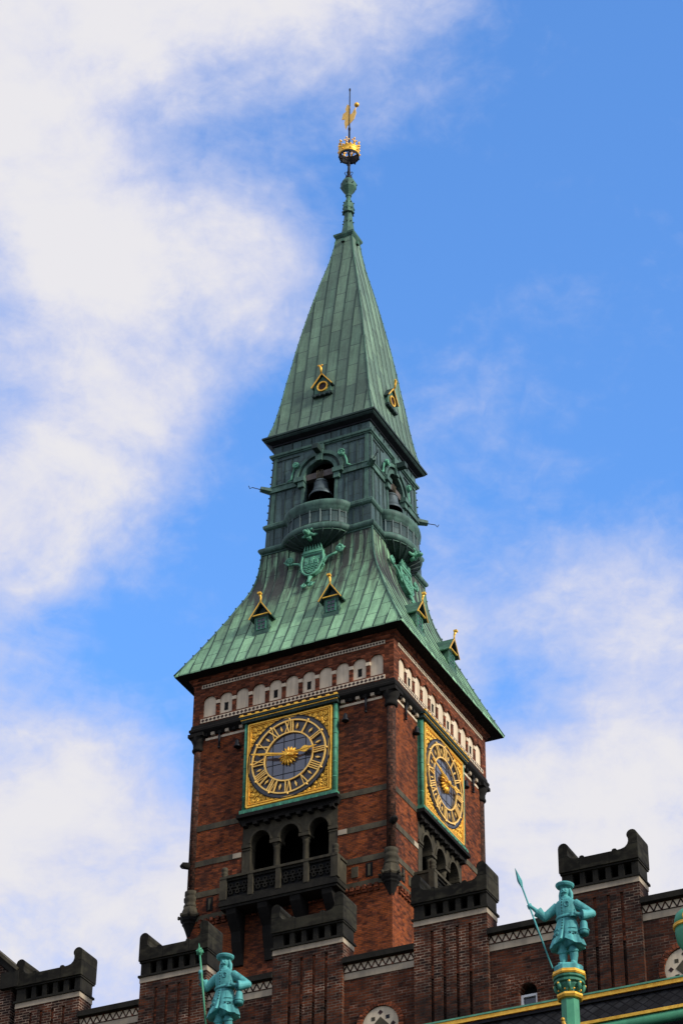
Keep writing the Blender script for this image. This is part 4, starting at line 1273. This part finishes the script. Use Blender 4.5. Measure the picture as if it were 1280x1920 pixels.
    c.tube([(0, v0 + 0.10, ZC), (0, v0 + 0.40, ZC)], 0.09, 12, f=f)
    c.build('hub', 'gold', K)

# ------------------------------------------------------------------ the city hall front
CH = thing('city_hall', 'dark red brick city hall front with stone capped turrets along its parapet', 'building', (15, -30, 0))


def FF(u, v, z): return (u, -30 - v, z)


WX0, WX1 = -22.0, 46.0
WIN = [11.72, 21.25]
RND = [6.9, 16.46, 26.10]
w = MB()
xs = WX0
for wx in WIN:
    w.box(xs, wx - 0.28, -0.6, 0, 0, 34.95, FF)
    w.ext([(wx - 0.28, 34.95), (wx - 0.28, 32.93)] + arc((wx, 32.93), 0.28, pi, 0, 12) + [(wx + 0.28, 32.93), (wx + 0.28, 34.95)], -0.6, 0, FF)
    w.box(wx - 0.28, wx + 0.28, -0.6, 0, 0, 31.5, FF)
    xs = wx + 0.28
w.box(xs, WX1, -0.6, 0, 0, 34.95, FF)
for wx in WIN:                     # soldier arch over each window
    for i in range(11):
        a = pi * (i + 0.5) / 11
        w.bar((wx + 0.30 * cos(a), 32.93 + 0.30 * sin(a)), (wx + 0.52 * cos(a), 32.93 + 0.52 * sin(a)), 0.075, -0.05, 0.025, FF, 0, 0.11)
for rx in RND:
    for i in range(40):
        a = 2 * pi * (i + 0.5) / 40
        w.bar((rx + 0.62 * cos(a), 32.76 + 0.62 * sin(a)), (rx + 0.78 * cos(a), 32.76 + 0.78 * sin(a)), 0.085, -0.05, 0.07, FF, 1, 0.105)
w.build('facade_wall', ['brick_wall', 'brick_frieze'], CH)
for wx in WIN:
    f_ = MB()
    f_.box(wx - 0.27, wx + 0.27, -0.35, -0.30, 31.5, 33.25, FF, 1)
    f_.build('window_recess', ['white', 'void'], CH)
    f_ = MB()
    for s in (-1, 1):
        f_.bar((wx + s * 0.235, 31.5), (wx + s * 0.235, 32.90), 0.075, -0.20, -0.10, FF)
    f_.bar((wx - 0.27, 32.865), (wx + 0.27, 32.865), 0.075, -0.20, -0.098, FF)
    f_.bar((wx - 0.27, 31.95), (wx + 0.27, 31.95), 0.06, -0.20, -0.102, FF)
    fo = f_.build('window', 'white', CH)
    f_ = MB()
    f_.box(wx - 0.20, wx + 0.20, -0.18, -0.17, 31.5, 32.83, FF)
    f_.build('pane', 'glass', fo)
for rx in RND:
    d = MB()
    d.disc((rx, 32.76), 0.61, -0.1, 0.012, FF, 0, 40)
    d.ext([(rx - 0.28, 32.76), (rx, 32.48), (rx + 0.28, 32.76), (rx, 33.04)], 0, 0.02, FF, 1)
    for k in range(4):
        a = k * pi / 2
        for rr, h, mi in ((0.42, 0.085, 2),):
            x, z = rx + rr * cos(a), 32.76 + rr * sin(a)
            d.ext([(x - h, z), (x, z - h), (x + h, z), (x, z + h)], 0, 0.018, FF, mi)
        a += pi / 4
        x, z = rx + 0.34 * cos(a), 32.76 + 0.34 * sin(a)
        h = 0.06
        d.ext([(x - h, z - h), (x + h, z - h), (x + h, z + h), (x - h, z + h)], 0, 0.018, FF, 1 if k % 2 else 3)
    d.build('roundel', ['plaster', 'stone_grey', 'tile_dark', 'iron'], CH)
b = MB()
b.box(WX0, WX1, 0, 0.03, 34.44, 34.66, FF, 0)
b.build('pale_stone_band', 'stone_pale', CH)
b = MB()
b.box(WX0, WX1, 0, 0.02, 34.66, 34.95, FF, 0)
n = int((WX1 - WX0) / 0.24)
for i in range(n):
    u = WX0 + i * 0.24
    b.bar((u, 34.69), (u + 0.12, 34.92), 0.042, 0.02, 0.03, FF, 1)
    b.bar((u + 0.12, 34.92), (u + 0.24, 34.69), 0.042, 0.02, 0.031, FF, 1)
b.box(WX0, WX1, 0.02, 0.05, 34.66, 34.685, FF, 1)
b.box(WX0, WX1, 0.02, 0.05, 34.925, 34.95, FF, 1)
b.build('zigzag_frieze', ['plaster', 'brick_dark'], CH)
# turrets
TX1 = [5.79, 10.46, 15.23, 20.06, 24.93, 29.82, 34.7]
for xa, xb in zip([WX0] + TX1, [x - 2.42 for x in TX1] + [WX1]):      # coping runs between the turrets
    b = MB()
    b.box(xa, xb, -0.7, 0.20, 34.95, 35.08, FF)
    b.box(xa, xb, -0.7, 0.15, 35.08, 35.16, FF)
    b.build('coping', 'stone_dark', CH)
for tx in TX1:
    x0 = tx - 2.42
    t = MB()
    cuts = [0.0, 0.60, 1.00, 1.43, 1.85, 2.42]
    z0, z1 = 26.0, 35.68
    t.box(x0, tx, -0.62, 0.03, z0, z1, FF)
    for i in range(1, 5):          # rows of set-back red bricks between the strips
        t.box(x0 + cuts[i] - 0.055, x0 + cuts[i] + 0.055, 0.03, 0.085, 33.9, 35.45, FF, 1)
    for i in range(5):
        a = x0 + cuts[i] + (0.055 if i else 0)
        c = x0 + cuts[i + 1] - (0.055 if i < 4 else 0)
        t.box(a, c, 0.03, 0.14, z0, 35.45, FF)
    t.box(x0, tx, 0.03, 0.14, 35.45, z1, FF)
    to = t.build('turret', ['brick_turret', 'brick_frieze'], CH)
    t = MB()
    t.box(x0 - 0.015, tx + 0.015, -0.635, 0.16, 35.68, 35.86, FF)
    t.build('pale_stone_band', 'stone_pale', to)
    t = MB()
    t.box(x0 - 0.06, tx + 0.06, -0.69, 0.21, 35.86, 35.93, FF)
    ops = [(0.34, 0.57), (0.73, 0.98), (1.14, 1.39), (1.55, 1.79), (1.97, 2.21)]
    ed = [x0] + [x0 + q for p_ in ops for q in p_] + [tx]
    for i in range(0, len(ed), 2):
        t.box(ed[i], ed[i + 1], -0.02, 0.14, 35.93, 36.42, FF)
    t.box(x0, x0 + 0.2, -0.62, -0.02, 35.93, 36.42, FF)
    t.box(tx - 0.2, tx, -0.62, -0.02, 35.93, 36.42, FF)
    hz = [x0 + 0.2]                              # rear wall with small holes added so dots of sky show through
    for p_ in ops:
        hz += [x0 + p_[1] - 0.30, x0 + p_[1] - 0.255]
    hz += [tx - 0.2]
    for i in range(0, len(hz), 2):
        t.box(hz[i], hz[i + 1], -0.62, -0.45, 35.93, 36.42, FF, 1)
    for i in range(1, len(hz) - 1, 2):
        t.box(hz[i], hz[i + 1], -0.62, -0.45, 36.33, 36.42, FF, 1)
        t.box(hz[i], hz[i + 1], -0.62, -0.45, 35.93, 36.215, FF, 1)
    t.build('balustrade', ['stone_dark', 'stone_black'], to)
    t = MB()
    L = tx + 0.05 - (x0 - 0.05)
    half = [(0.0, 36.42), (0.0, 37.20)] + [(0.165 + 0.165 * cos(a), 37.22 + 0.165 * sin(a)) for a in [pi - i * (pi * 1.22) / 9 for i in range(10)]] + [(0.285, 37.02), (0.32, 36.92), (0.40, 36.84), (0.52, 36.805), (0.66, 36.795), (0.68, 36.85), (0.74, 36.865), (0.80, 36.85), (0.82, 36.795)]
    pl = [(x0 - 0.05 + u, z) for u, z in half] + [(tx + 0.05 - u, z) for u, z in half[::-1]]
    t.ext(pl, -0.72, 0.24, FF, 1)
    t.ext([(x0 - 0.03, 36.36), (tx + 0.03, 36.36), (tx + 0.03, 36.42), (x0 - 0.03, 36.42)], -0.70, 0.19, FF, 0)
    t.build('cap_stone', ['stone_dark', 'stone_cap'], to)

# gabled corner block beyond the last turret
t = MB()
t.ext([(-6, 30), (3.15, 30), (3.15, 36.9), (-0.2, 39.9), (-6, 45)], -0.7, 0.1, FF, 0)
go_ = t.build('corner_gable', 'brick_turret', CH)
t = MB()
t.bar((3.3, 36.95), (-6, 45.3), 0.22, -0.75, 0.22, FF, 0)
t.bar((3.4, 37.05), (-6, 45.5), 0.10, -0.8, 0.30, FF, 1)
t.box(2.75, 3.45, -0.8, 0.26, 36.45, 37.02, FF, 0)
t.build('gable_coping', ['stone_dark', 'stone_grey'], go_)

# slate roof with its gilded ridge in front of the wall
r = MB()
SL = 1.7
R0_, R1_ = (-32.0, 31.27), (-39.0, 31.27 - 7 * SL)
r.add([(WX0, R0_[0], R0_[1]), (WX1, R0_[0], R0_[1]), (WX1, R1_[0], R1_[1]), (WX0, R1_[0], R1_[1])], [(0, 1, 2, 3)], 0, False,
      [[(WX0, 0), (WX1, 0), (WX1, -13.8), (WX0, -13.8)]])
r.add([(WX0, -32.0, 31.26), (WX1, -32.0, 31.26), (WX1, -30.0, 29.2), (WX0, -30.0, 29.2)], [(0, 1, 2, 3)], 0, False,
      [[(WX0, 0), (WX1, 0), (WX1, 3), (WX0, 3)]])
ro = r.build('front_roof', 'slate', CH)
r = MB()
r.box(WX0, WX1, -32.10, -31.92, 31.22, 31.32, mi=2)  # black strip in place of the shadow below the gilded ridge
r.box(WX0, WX1, -32.16, -31.88, 31.32, 31.44, mi=0)
r.box(WX0, WX1, -32.19, -31.86, 31.44, 31.49, mi=1)
r.build('ridge_cap', ['gold', 'cop_bright', 'iron'], ro)
r = MB()
r.tube([(WX0, -33.05, 29.95), (WX1, -33.05, 29.95)], 0.16, 12, 1)
r.box(WX0, WX1, -33.22, -32.86, 30.08, 30.17, mi=0)
r.build('gutter', ['gold', 'colgreen'], ro)
r = MB()
r.box(WX0, WX1, -40.5, -30.6, 19.0, 19.2)
r.box(WX0, WX1, -39.4, -38.9, 0, 19.6, mi=1)
r.build('lower_front', ['deck', 'brick_wall'], CH)
r = MB()
r.box(WX0, WX1, -29.4, 20, 33.0, 33.2)
r.build('roof_deck', 'deck', CH)


# ------------------------------------------------------------------ watchman statues
def watchman(name, label, cx, cy, zf, pose):
    Wm = thing(name, label, 'statue', (cx, cy, zf), 'green watchman statues on tall columns')
    Wm.scale = (0.99, 1.0, 1.03)
    m_ = MB()
    # coat: elliptical sections from hem to collar, open front seam below the waist
    S = [(0.54, 0.505, 0.38), (0.62, 0.48, 0.36), (0.80, 0.42, 0.31), (1.0, 0.365, 0.27), (1.2, 0.315, 0.23), (1.34, 0.268, 0.20), (1.42, 0.258, 0.195), (1.55, 0.29, 0.21), (1.70, 0.31, 0.215), (1.82, 0.315, 0.205), (1.89, 0.27, 0.18), (1.95, 0.16, 0.14), (2.02, 0.125, 0.125)]
    nA = 56
    vs = []
    for z, rx, ry in S:
        for i in range(nA):
            a = 2 * pi * i / nA
            d = (a - 1.5 * pi + pi) % (2 * pi) - pi
            k = 1.0
            zz = z
            if z < 1.15:
                fall = min(1, (1.15 - z) / 0.5)
                k -= 0.45 * fall * math.exp(-(d / 0.065) ** 2)
                k += 0.05 * fall * sin(a * 11 + 0.6) + 0.02 * fall * sin(a * 23)
                zz += (0.17 * math.exp(-(d / 0.42) ** 2)) * max(0, (0.85 - z) / 0.31)
            vs.append((rx * k * cos(a), ry * k * sin(a), zz))
    fs = [(j * nA + i, j * nA + (i + 1) % nA, (j + 1) * nA + (i + 1) % nA, (j + 1) * nA + i) for j in range(len(S) - 1) for i in range(nA)]
    fs += [tuple(range(nA - 1, -1, -1)), tuple(range((len(S) - 1) * nA, len(S) * nA))]
    m_.add(vs, fs)
    # legs, boots
    for sx, x in ((-1, -0.15), (1, 0.16)):
        m_.tube([(x, 0.0, 0.95), (x, 0.0, 0.62), (x, 0.01, 0.50)], [0.15, 0.125, 0.115], 14)
        m_.tube([(x, 0.01, 0.50), (x, 0.0, 0.45), (x, 0.01, 0.42)], [0.13, 0.15, 0.14], 14)
        m_.tube([(x, 0.01, 0.48), (x, 0.03, 0.32), (x, 0.02, 0.14), (x, 0.02, 0.0)], [0.115, 0.118, 0.085, 0.09], 14)
        m_.tube([(x, 0.05, 0.055), (x + sx * 0.02, -0.10, 0.06), (x + sx * 0.04, -0.22, 0.04)], [0.075, 0.075, 0.045], 10)
    # neck, head, face, hair, hat
    m_.tube([(0, 0.0, 1.95), (0, -0.015, 2.10)], 0.085, 12)
    hx, hy, hz_ = 0.0, -0.03, 2.19
    m_.ball((hx, hy, hz_), 0.135, 18, sc=(0.86, 1.0, 1.18))
    m_.tube([(hx, hy - 0.125, hz_ + 0.03), (hx, hy - 0.165, hz_ - 0.035), (hx, hy - 0.125, hz_ - 0.05)], [0.02, 0.03, 0.02], 8)
    for s in (-1, 1):
        m_.ball((hx + s * 0.055, hy - 0.105, hz_ + 0.055), 0.035, 8, sc=(1.3, 0.8, 0.5))
        m_.ball((hx + s * 0.06, hy - 0.10, hz_ - 0.035), 0.04, 8)
        m_.tube([(hx + s * 0.005, hy - 0.14, hz_ - 0.07), (hx + s * 0.06, hy - 0.125, hz_ - 0.085), (hx + s * 0.10, hy - 0.09, hz_ - 0.10)], [0.024, 0.022, 0.010], 8)
        m_.tube([(hx + s * 0.115, hy + 0.02, hz_ + 0.06), (hx + s * 0.15, hy + 0.05, hz_ - 0.08), (hx + s * 0.165, hy + 0.05, hz_ - 0.24)], [0.05, 0.065, 0.045], 10)
    m_.ball((hx, hy - 0.085, hz_ - 0.12), 0.042, 8)
    m_.tube([(hx, hy + 0.12, hz_ + 0.05), (hx, hy + 0.14, hz_ - 0.22)], [0.09, 0.11], 10)
    m_.lathe((hx, hy, hz_), [(0.0, 0.07), (0.15, 0.075), (0.225, 0.10), (0.265, 0.155), (0.26, 0.19), (0.235, 0.195), (0.215, 0.165), (0.17, 0.17), (0.15, 0.205), (0.08, 0.212), (0.0, 0.215)], 24, 0, True)
    for a in (-0.5, 2.0, 4.2):
        m_.tube([(hx + 0.22 * cos(a - 0.5), hy + 0.22 * sin(a - 0.5), hz_ + 0.14), (hx + 0.20 * cos(a), hy + 0.20 * sin(a), hz_ + 0.19), (hx + 0.22 * cos(a + 0.5), hy + 0.22 * sin(a + 0.5), hz_ + 0.14)], 0.03, 8)
    # arm that holds the weapon, arm with hand on hip
    sh1, el1, wr1, hd1 = pose['arm']
    m_.tube([sh1, tuple((Vector(sh1) * 0.5 + Vector(el1) * 0.5)), el1], [0.13, 0.122, 0.11], 14)
    m_.ball(el1, 0.112, 12)
    cu1 = tuple(Vector(el1).lerp(Vector(wr1), 0.62))
    m_.tube([el1, tuple(Vector(el1).lerp(Vector(wr1), 0.35)), cu1], [0.108, 0.125, 0.155], 14)
    m_.tube([cu1, wr1, hd1], [0.07, 0.052, 0.055], 12)
    hv = Vector(hd1)
    ax = Vector(pose['axis']).normalized()
    m_.ball(tuple(hv), 0.066, 12, sc=(1.0, 0.8, 1.1))
    sd_ = ax.cross(Vector((0, -1, 0))).normalized()
    fw = sd_.cross(ax).normalized()
    for i in range(4):                           # fingers closed round the shaft
        c_ = hv + ax * (0.055 - 0.036 * i)
        m_.tube([tuple(c_ + sd_ * 0.055), tuple(c_ + sd_ * 0.03 - fw * 0.06), tuple(c_ - sd_ * 0.04 - fw * 0.055), tuple(c_ - sd_ * 0.06 - fw * 0.0)], [0.021, 0.021, 0.019, 0.016], 8)
    m_.tube([tuple(hv + sd_ * 0.03), tuple(hv + ax * 0.07 + sd_ * 0.03 - fw * 0.04), tuple(hv + ax * 0.10 - sd_ * 0.01 - fw * 0.05)], [0.026, 0.023, 0.018], 8)
    e2 = (0.71, 0.10, 1.45)
    m_.tube([(0.25, 0.0, 1.80), (0.47, 0.06, 1.64), e2], [0.135, 0.125, 0.112], 14)
    m_.ball(e2, 0.114, 12)
    m_.tube([e2, (0.56, 0.0, 1.40), (0.47, -0.08, 1.385)], [0.112, 0.135, 0.16], 14)
    m_.tube([(0.47, -0.08, 1.385), (0.38, -0.15, 1.40), (0.31, -0.20, 1.42)], [0.075, 0.055, 0.06], 12)
    for i in range(4):
        m_.tube([(0.33, -0.19, 1.455 - 0.032 * i), (0.25, -0.235, 1.45 - 0.034 * i), (0.18, -0.235, 1.435 - 0.032 * i)], [0.022, 0.021, 0.016], 8)
    m_.tube([(0.34, -0.17, 1.45), (0.31, -0.16, 1.53), (0.29, -0.15, 1.56)], [0.026, 0.023, 0.018], 8)
    # buttons, belt, pocket flaps, breast badge
    kb_ = MB()
    for i in range(11):
        z = 1.90 - i * 0.088
        ry = next(ry0 + (ry1 - ry0) * (z - z0) / (z1 - z0) for (z0, _, ry0), (z1, _, ry1) in zip(S, S[1:]) if z0 <= z <= z1)
        kb_.ball((-0.045, -ry - 0.006, z), 0.022, 8)
    m_.tube([(0.285 * cos(2 * pi * i / 32), 0.21 * sin(2 * pi * i / 32), 1.40) for i in range(33)], 0.028, 8, flat=1.6)
    m_.tube([(0.10 + 0.07 * cos(2 * pi * i / 14), -0.212, 1.73 + 0.07 * sin(2 * pi * i / 14)) for i in range(15)], 0.014, 6)
    for s in (-1, 1):
        for i in range(4):
            a = 1.5 * pi + s * (0.5 + 0.2 * i)
            kb_.ball((0.412 * cos(a), 0.312 * sin(a), 0.855 - 0.03 * (i % 2)), 0.030, 8)
        a0_ = 1.5 * pi + s * 0.42
        a1_ = 1.5 * pi + s * 1.15
        m_.tube([(0.40 * cos(a0_ + (a1_ - a0_) * i / 8), 0.302 * sin(a0_ + (a1_ - a0_) * i / 8), 0.90) for i in range(9)], 0.020, 6)
        m_.tube([(0.375 * cos(a0_ + (a1_ - a0_) * i / 8), 0.285 * sin(a0_ + (a1_ - a0_) * i / 8), 1.02) for i in range(9)], 0.016, 6)
    me = m_.data('watchman_body', 'statue')
    tmp = bpy.data.objects.new('figure', me)
    COL.objects.link(tmp)
    md = tmp.modifiers.new('r', 'REMESH')
    md.mode = 'VOXEL'
    md.voxel_size = 0.010
    md.use_smooth_shade = True
    sm = tmp.modifiers.new('s', 'SMOOTH')
    sm.factor = 0.5
    sm.iterations = 2
    dg = bpy.context.evaluated_depsgraph_get()
    nm = bpy.data.meshes.new_from_object(tmp.evaluated_get(dg))
    tmp.modifiers.clear()
    tmp.data = nm
    nm.materials.clear()
    nm.materials.append(MT['statue'])
    tmp.name = 'figure'
    tmp.parent = Wm
    kb_.build('coat_buttons', 'statue_dark', Wm, local=True)
    # lantern and strap
    k = MB()
    k.lathe((0.50, -0.02, 0.82), [(0.10, 0.02), (0.13, 0.0), (0.135, 0.12), (0.115, 0.2), (0.10, 0.36), (0.07, 0.40)], 12, 0, True)
    k.tube([(0.50 + 0.14 * cos(2 * pi * i / 16), -0.02 + 0.14 * sin(2 * pi * i / 16), 0.95) for i in range(17)], 0.018, 6)
    k.tube([(0.48, -0.05, 1.2), (0.40, -0.12, 1.36), (0.28, -0.18, 1.44)], 0.025, 6)
    k.build('lantern', 'statue', Wm, local=True)
    # weapon
    a, b_ = Vector(pose['foot']), Vector(pose['tip'])
    d = (b_ - a).normalized()
    L = (b_ - a).length
    k = MB()
    if pose['kind'] == 'spear':
        k.tube([tuple(a), tuple(a + d * (L - 0.62))], 0.024, 8)
        k.tube([tuple(a + d * (L - 0.64)), tuple(a + d * (L - 0.60)), tuple(a + d * (L - 0.50)), tuple(a + d * (L - 0.42)), tuple(a + d * (L - 0.22)), tuple(a + d * L)], [0.03, 0.035, 0.06, 0.07, 0.04, 0.004], 6, 0, False)
    else:
        k.tube([tuple(a), tuple(a + d * (L - 0.30))], 0.028, 8)
        c_ = a + d * (L - 0.27)
        k.ball(tuple(c_), 0.105, 12)
        for i in range(14):
            th = math.acos(1 - 2 * (i + 0.5) / 14)
            ph = i * 2.4
            q = Vector((sin(th) * cos(ph), sin(th) * sin(ph), cos(th)))
            k.tube([tuple(c_ + q * 0.08), tuple(c_ + q * 0.13)], [0.035, 0.006], 6)
        k.tube([tuple(c_ + d * 0.08), tuple(a + d * L)], [0.035, 0.003], 8)
    k.build(pose['kind'], 'statue' if pose['kind'] == 'spear' else 'colgreen', Wm, local=True)
    return Wm


def column(label, cx, cy, zt):
    """octagonal patinated column with gilded rings and capital; zt = top of the cap"""
    Cn = thing('statue_column', label, 'column', (cx, cy, 19.2), 'columns carrying the statues')
    c = MB()
    c.lathe((cx, cy, 0), [(0.30, 19.2), (0.29, 24.0), (0.255, zt - 0.98)], 8, 0, False, ph=pi / 8 + 0.35)
    co = c.build('shaft', 'colgreen', Cn)
    c = MB()
    c.lathe((cx, cy, 0), [(0.25, zt - 0.98), (0.33, zt - 0.96), (0.37, zt - 0.90), (0.37, zt - 0.85), (0.30, zt - 0.81), (0.27, zt - 0.80)], 8, 0, False, ph=pi / 8 + 0.35)
    c.build('neck_ring', 'gold', Cn)
    c = MB()
    c.lathe((cx, cy, 0), [(0.26, zt - 0.82), (0.27, zt - 0.70), (0.33, zt - 0.60), (0.34, zt - 0.55), (0.41, zt - 0.52), (0.42, zt - 0.46), (0.36, zt - 0.43), (0.43, zt - 0.40), (0.44, zt - 0.35), (0.38, zt - 0.33)], 16, 0, False)
    for i in range(8):
        a = 2 * pi * i / 8 + 0.35
        c.tube([(cx + 0.27 * cos(a), cy + 0.27 * sin(a), zt - 0.80), (cx + 0.36 * cos(a), cy + 0.36 * sin(a), zt - 0.70), (cx + 0.40 * cos(a), cy + 0.40 * sin(a), zt - 0.56)], [0.03, 0.05, 0.05], 8)
    cp = c.build('capital', 'cop_frame', Cn)
    c = MB()
    for i in range(8):
        a = 2 * pi * i / 8 + 0.35
        c.ball((cx + 0.41 * cos(a), cy + 0.41 * sin(a), zt - 0.58), 0.042, 8)
        a += pi / 8
        c.ball((cx + 0.32 * cos(a), cy + 0.32 * sin(a), zt - 0.74), 0.03, 8)
    c.build('gilded_boss', 'gold', cp)
    c = MB()
    c.lathe((cx, cy, 0), [(0.38, zt - 0.34), (0.46, zt - 0.33), (0.485, zt - 0.29), (0.46, zt - 0.25), (0.465, zt - 0.21), (0.43, zt - 0.19)], 8, 0, False, ph=pi / 8 + 0.35)
    c.build('cap_ring', 'gold', Cn)
    c = MB()
    c.lathe((cx, cy, 0), [(0.42, zt - 0.20), (0.42, zt - 0.06), (0.36, zt - 0.0), (0.0, zt)], 8, 0, False, ph=pi / 8 + 0.35)
    c.build('cap', 'statue', Cn)
    c = MB()          # little perched ornament low on the shaft
    c.tube([(cx - 0.05, cy - 0.27, zt - 1.98), (cx - 0.06, cy - 0.36, zt - 1.80), (cx - 0.07, cy - 0.40, zt - 1.70)], [0.07, 0.06, 0.05], 8)
    c.ball((cx - 0.07, cy - 0.42, zt - 1.66), 0.06, 8)
    c.tube([(cx - 0.02, cy - 0.34, zt - 1.85), (cx + 0.10, cy - 0.34, zt - 1.80)], [0.05, 0.01], 6)
    c.build('ornament', 'gold_ground', Cn)
    return Cn


watchman('watchman_statue', 'green bronze watchman in long coat, slanting a spear outward, right of the tower', 24.47, -35.0, 30.97,
         {'arm': ((-0.25, 0.0, 1.80), (-0.62, -0.06, 1.52), (-0.90, -0.20, 1.80), (-0.985, -0.24, 1.86)), 'axis': (-0.37, 0.0, 1.0), 'kind': 'spear', 'foot': (-0.40, -0.18, -0.03), 'tip': (-1.375, -0.27, 3.06)})
column('green octagonal column with gilded rings under the spear carrying watchman', 24.47, -35.0, 30.97)
watchman('watchman_statue', 'green bronze watchman in long coat, upright spiked club in hand, before the tower', 13.87, -35.0, 30.93,
         {'arm': ((-0.25, 0.0, 1.80), (-0.60, -0.02, 1.52), (-0.72, -0.16, 1.80), (-0.68, -0.27, 1.93)), 'axis': (-0.10, 0.0, 1.0), 'kind': 'spiked_club', 'foot': (-0.40, -0.22, 0.0), 'tip': (-0.76, -0.29, 2.83)})
column('green octagonal column with gilded rings under the club carrying watchman', 13.87, -35.0, 30.93)

O = thing('roof_ornament', 'rounded green copper ornament with a gilded belt beside the right edge', 'ornament', (27.95, -35.0, 19.2))
c = MB()
c.lathe((27.95, -35.0, 0), [(0.10, 19.2), (0.10, 30.5), (0.16, 30.6), (0.16, 30.7), (0.24, 30.8), (0.36, 31.0), (0.40, 31.25), (0.40, 31.4)], 24)
c.lathe((27.95, -35.0, 0), [(0.40, 31.48), (0.41, 31.62), (0.36, 31.8), (0.24, 31.92), (0.0, 31.97)], 24)
c.build('copper_body', 'colgreen', O)
c = MB()
c.lathe((27.95, -35.0, 0), [(0.40, 31.39), (0.45, 31.41), (0.45, 31.44), (0.42, 31.45), (0.45, 31.47), (0.45, 31.49), (0.40, 31.50)], 24)
c.ball((28.02, -35.34, 31.62), 0.15, 12)
c.build('gilded_belt', 'gold', O)
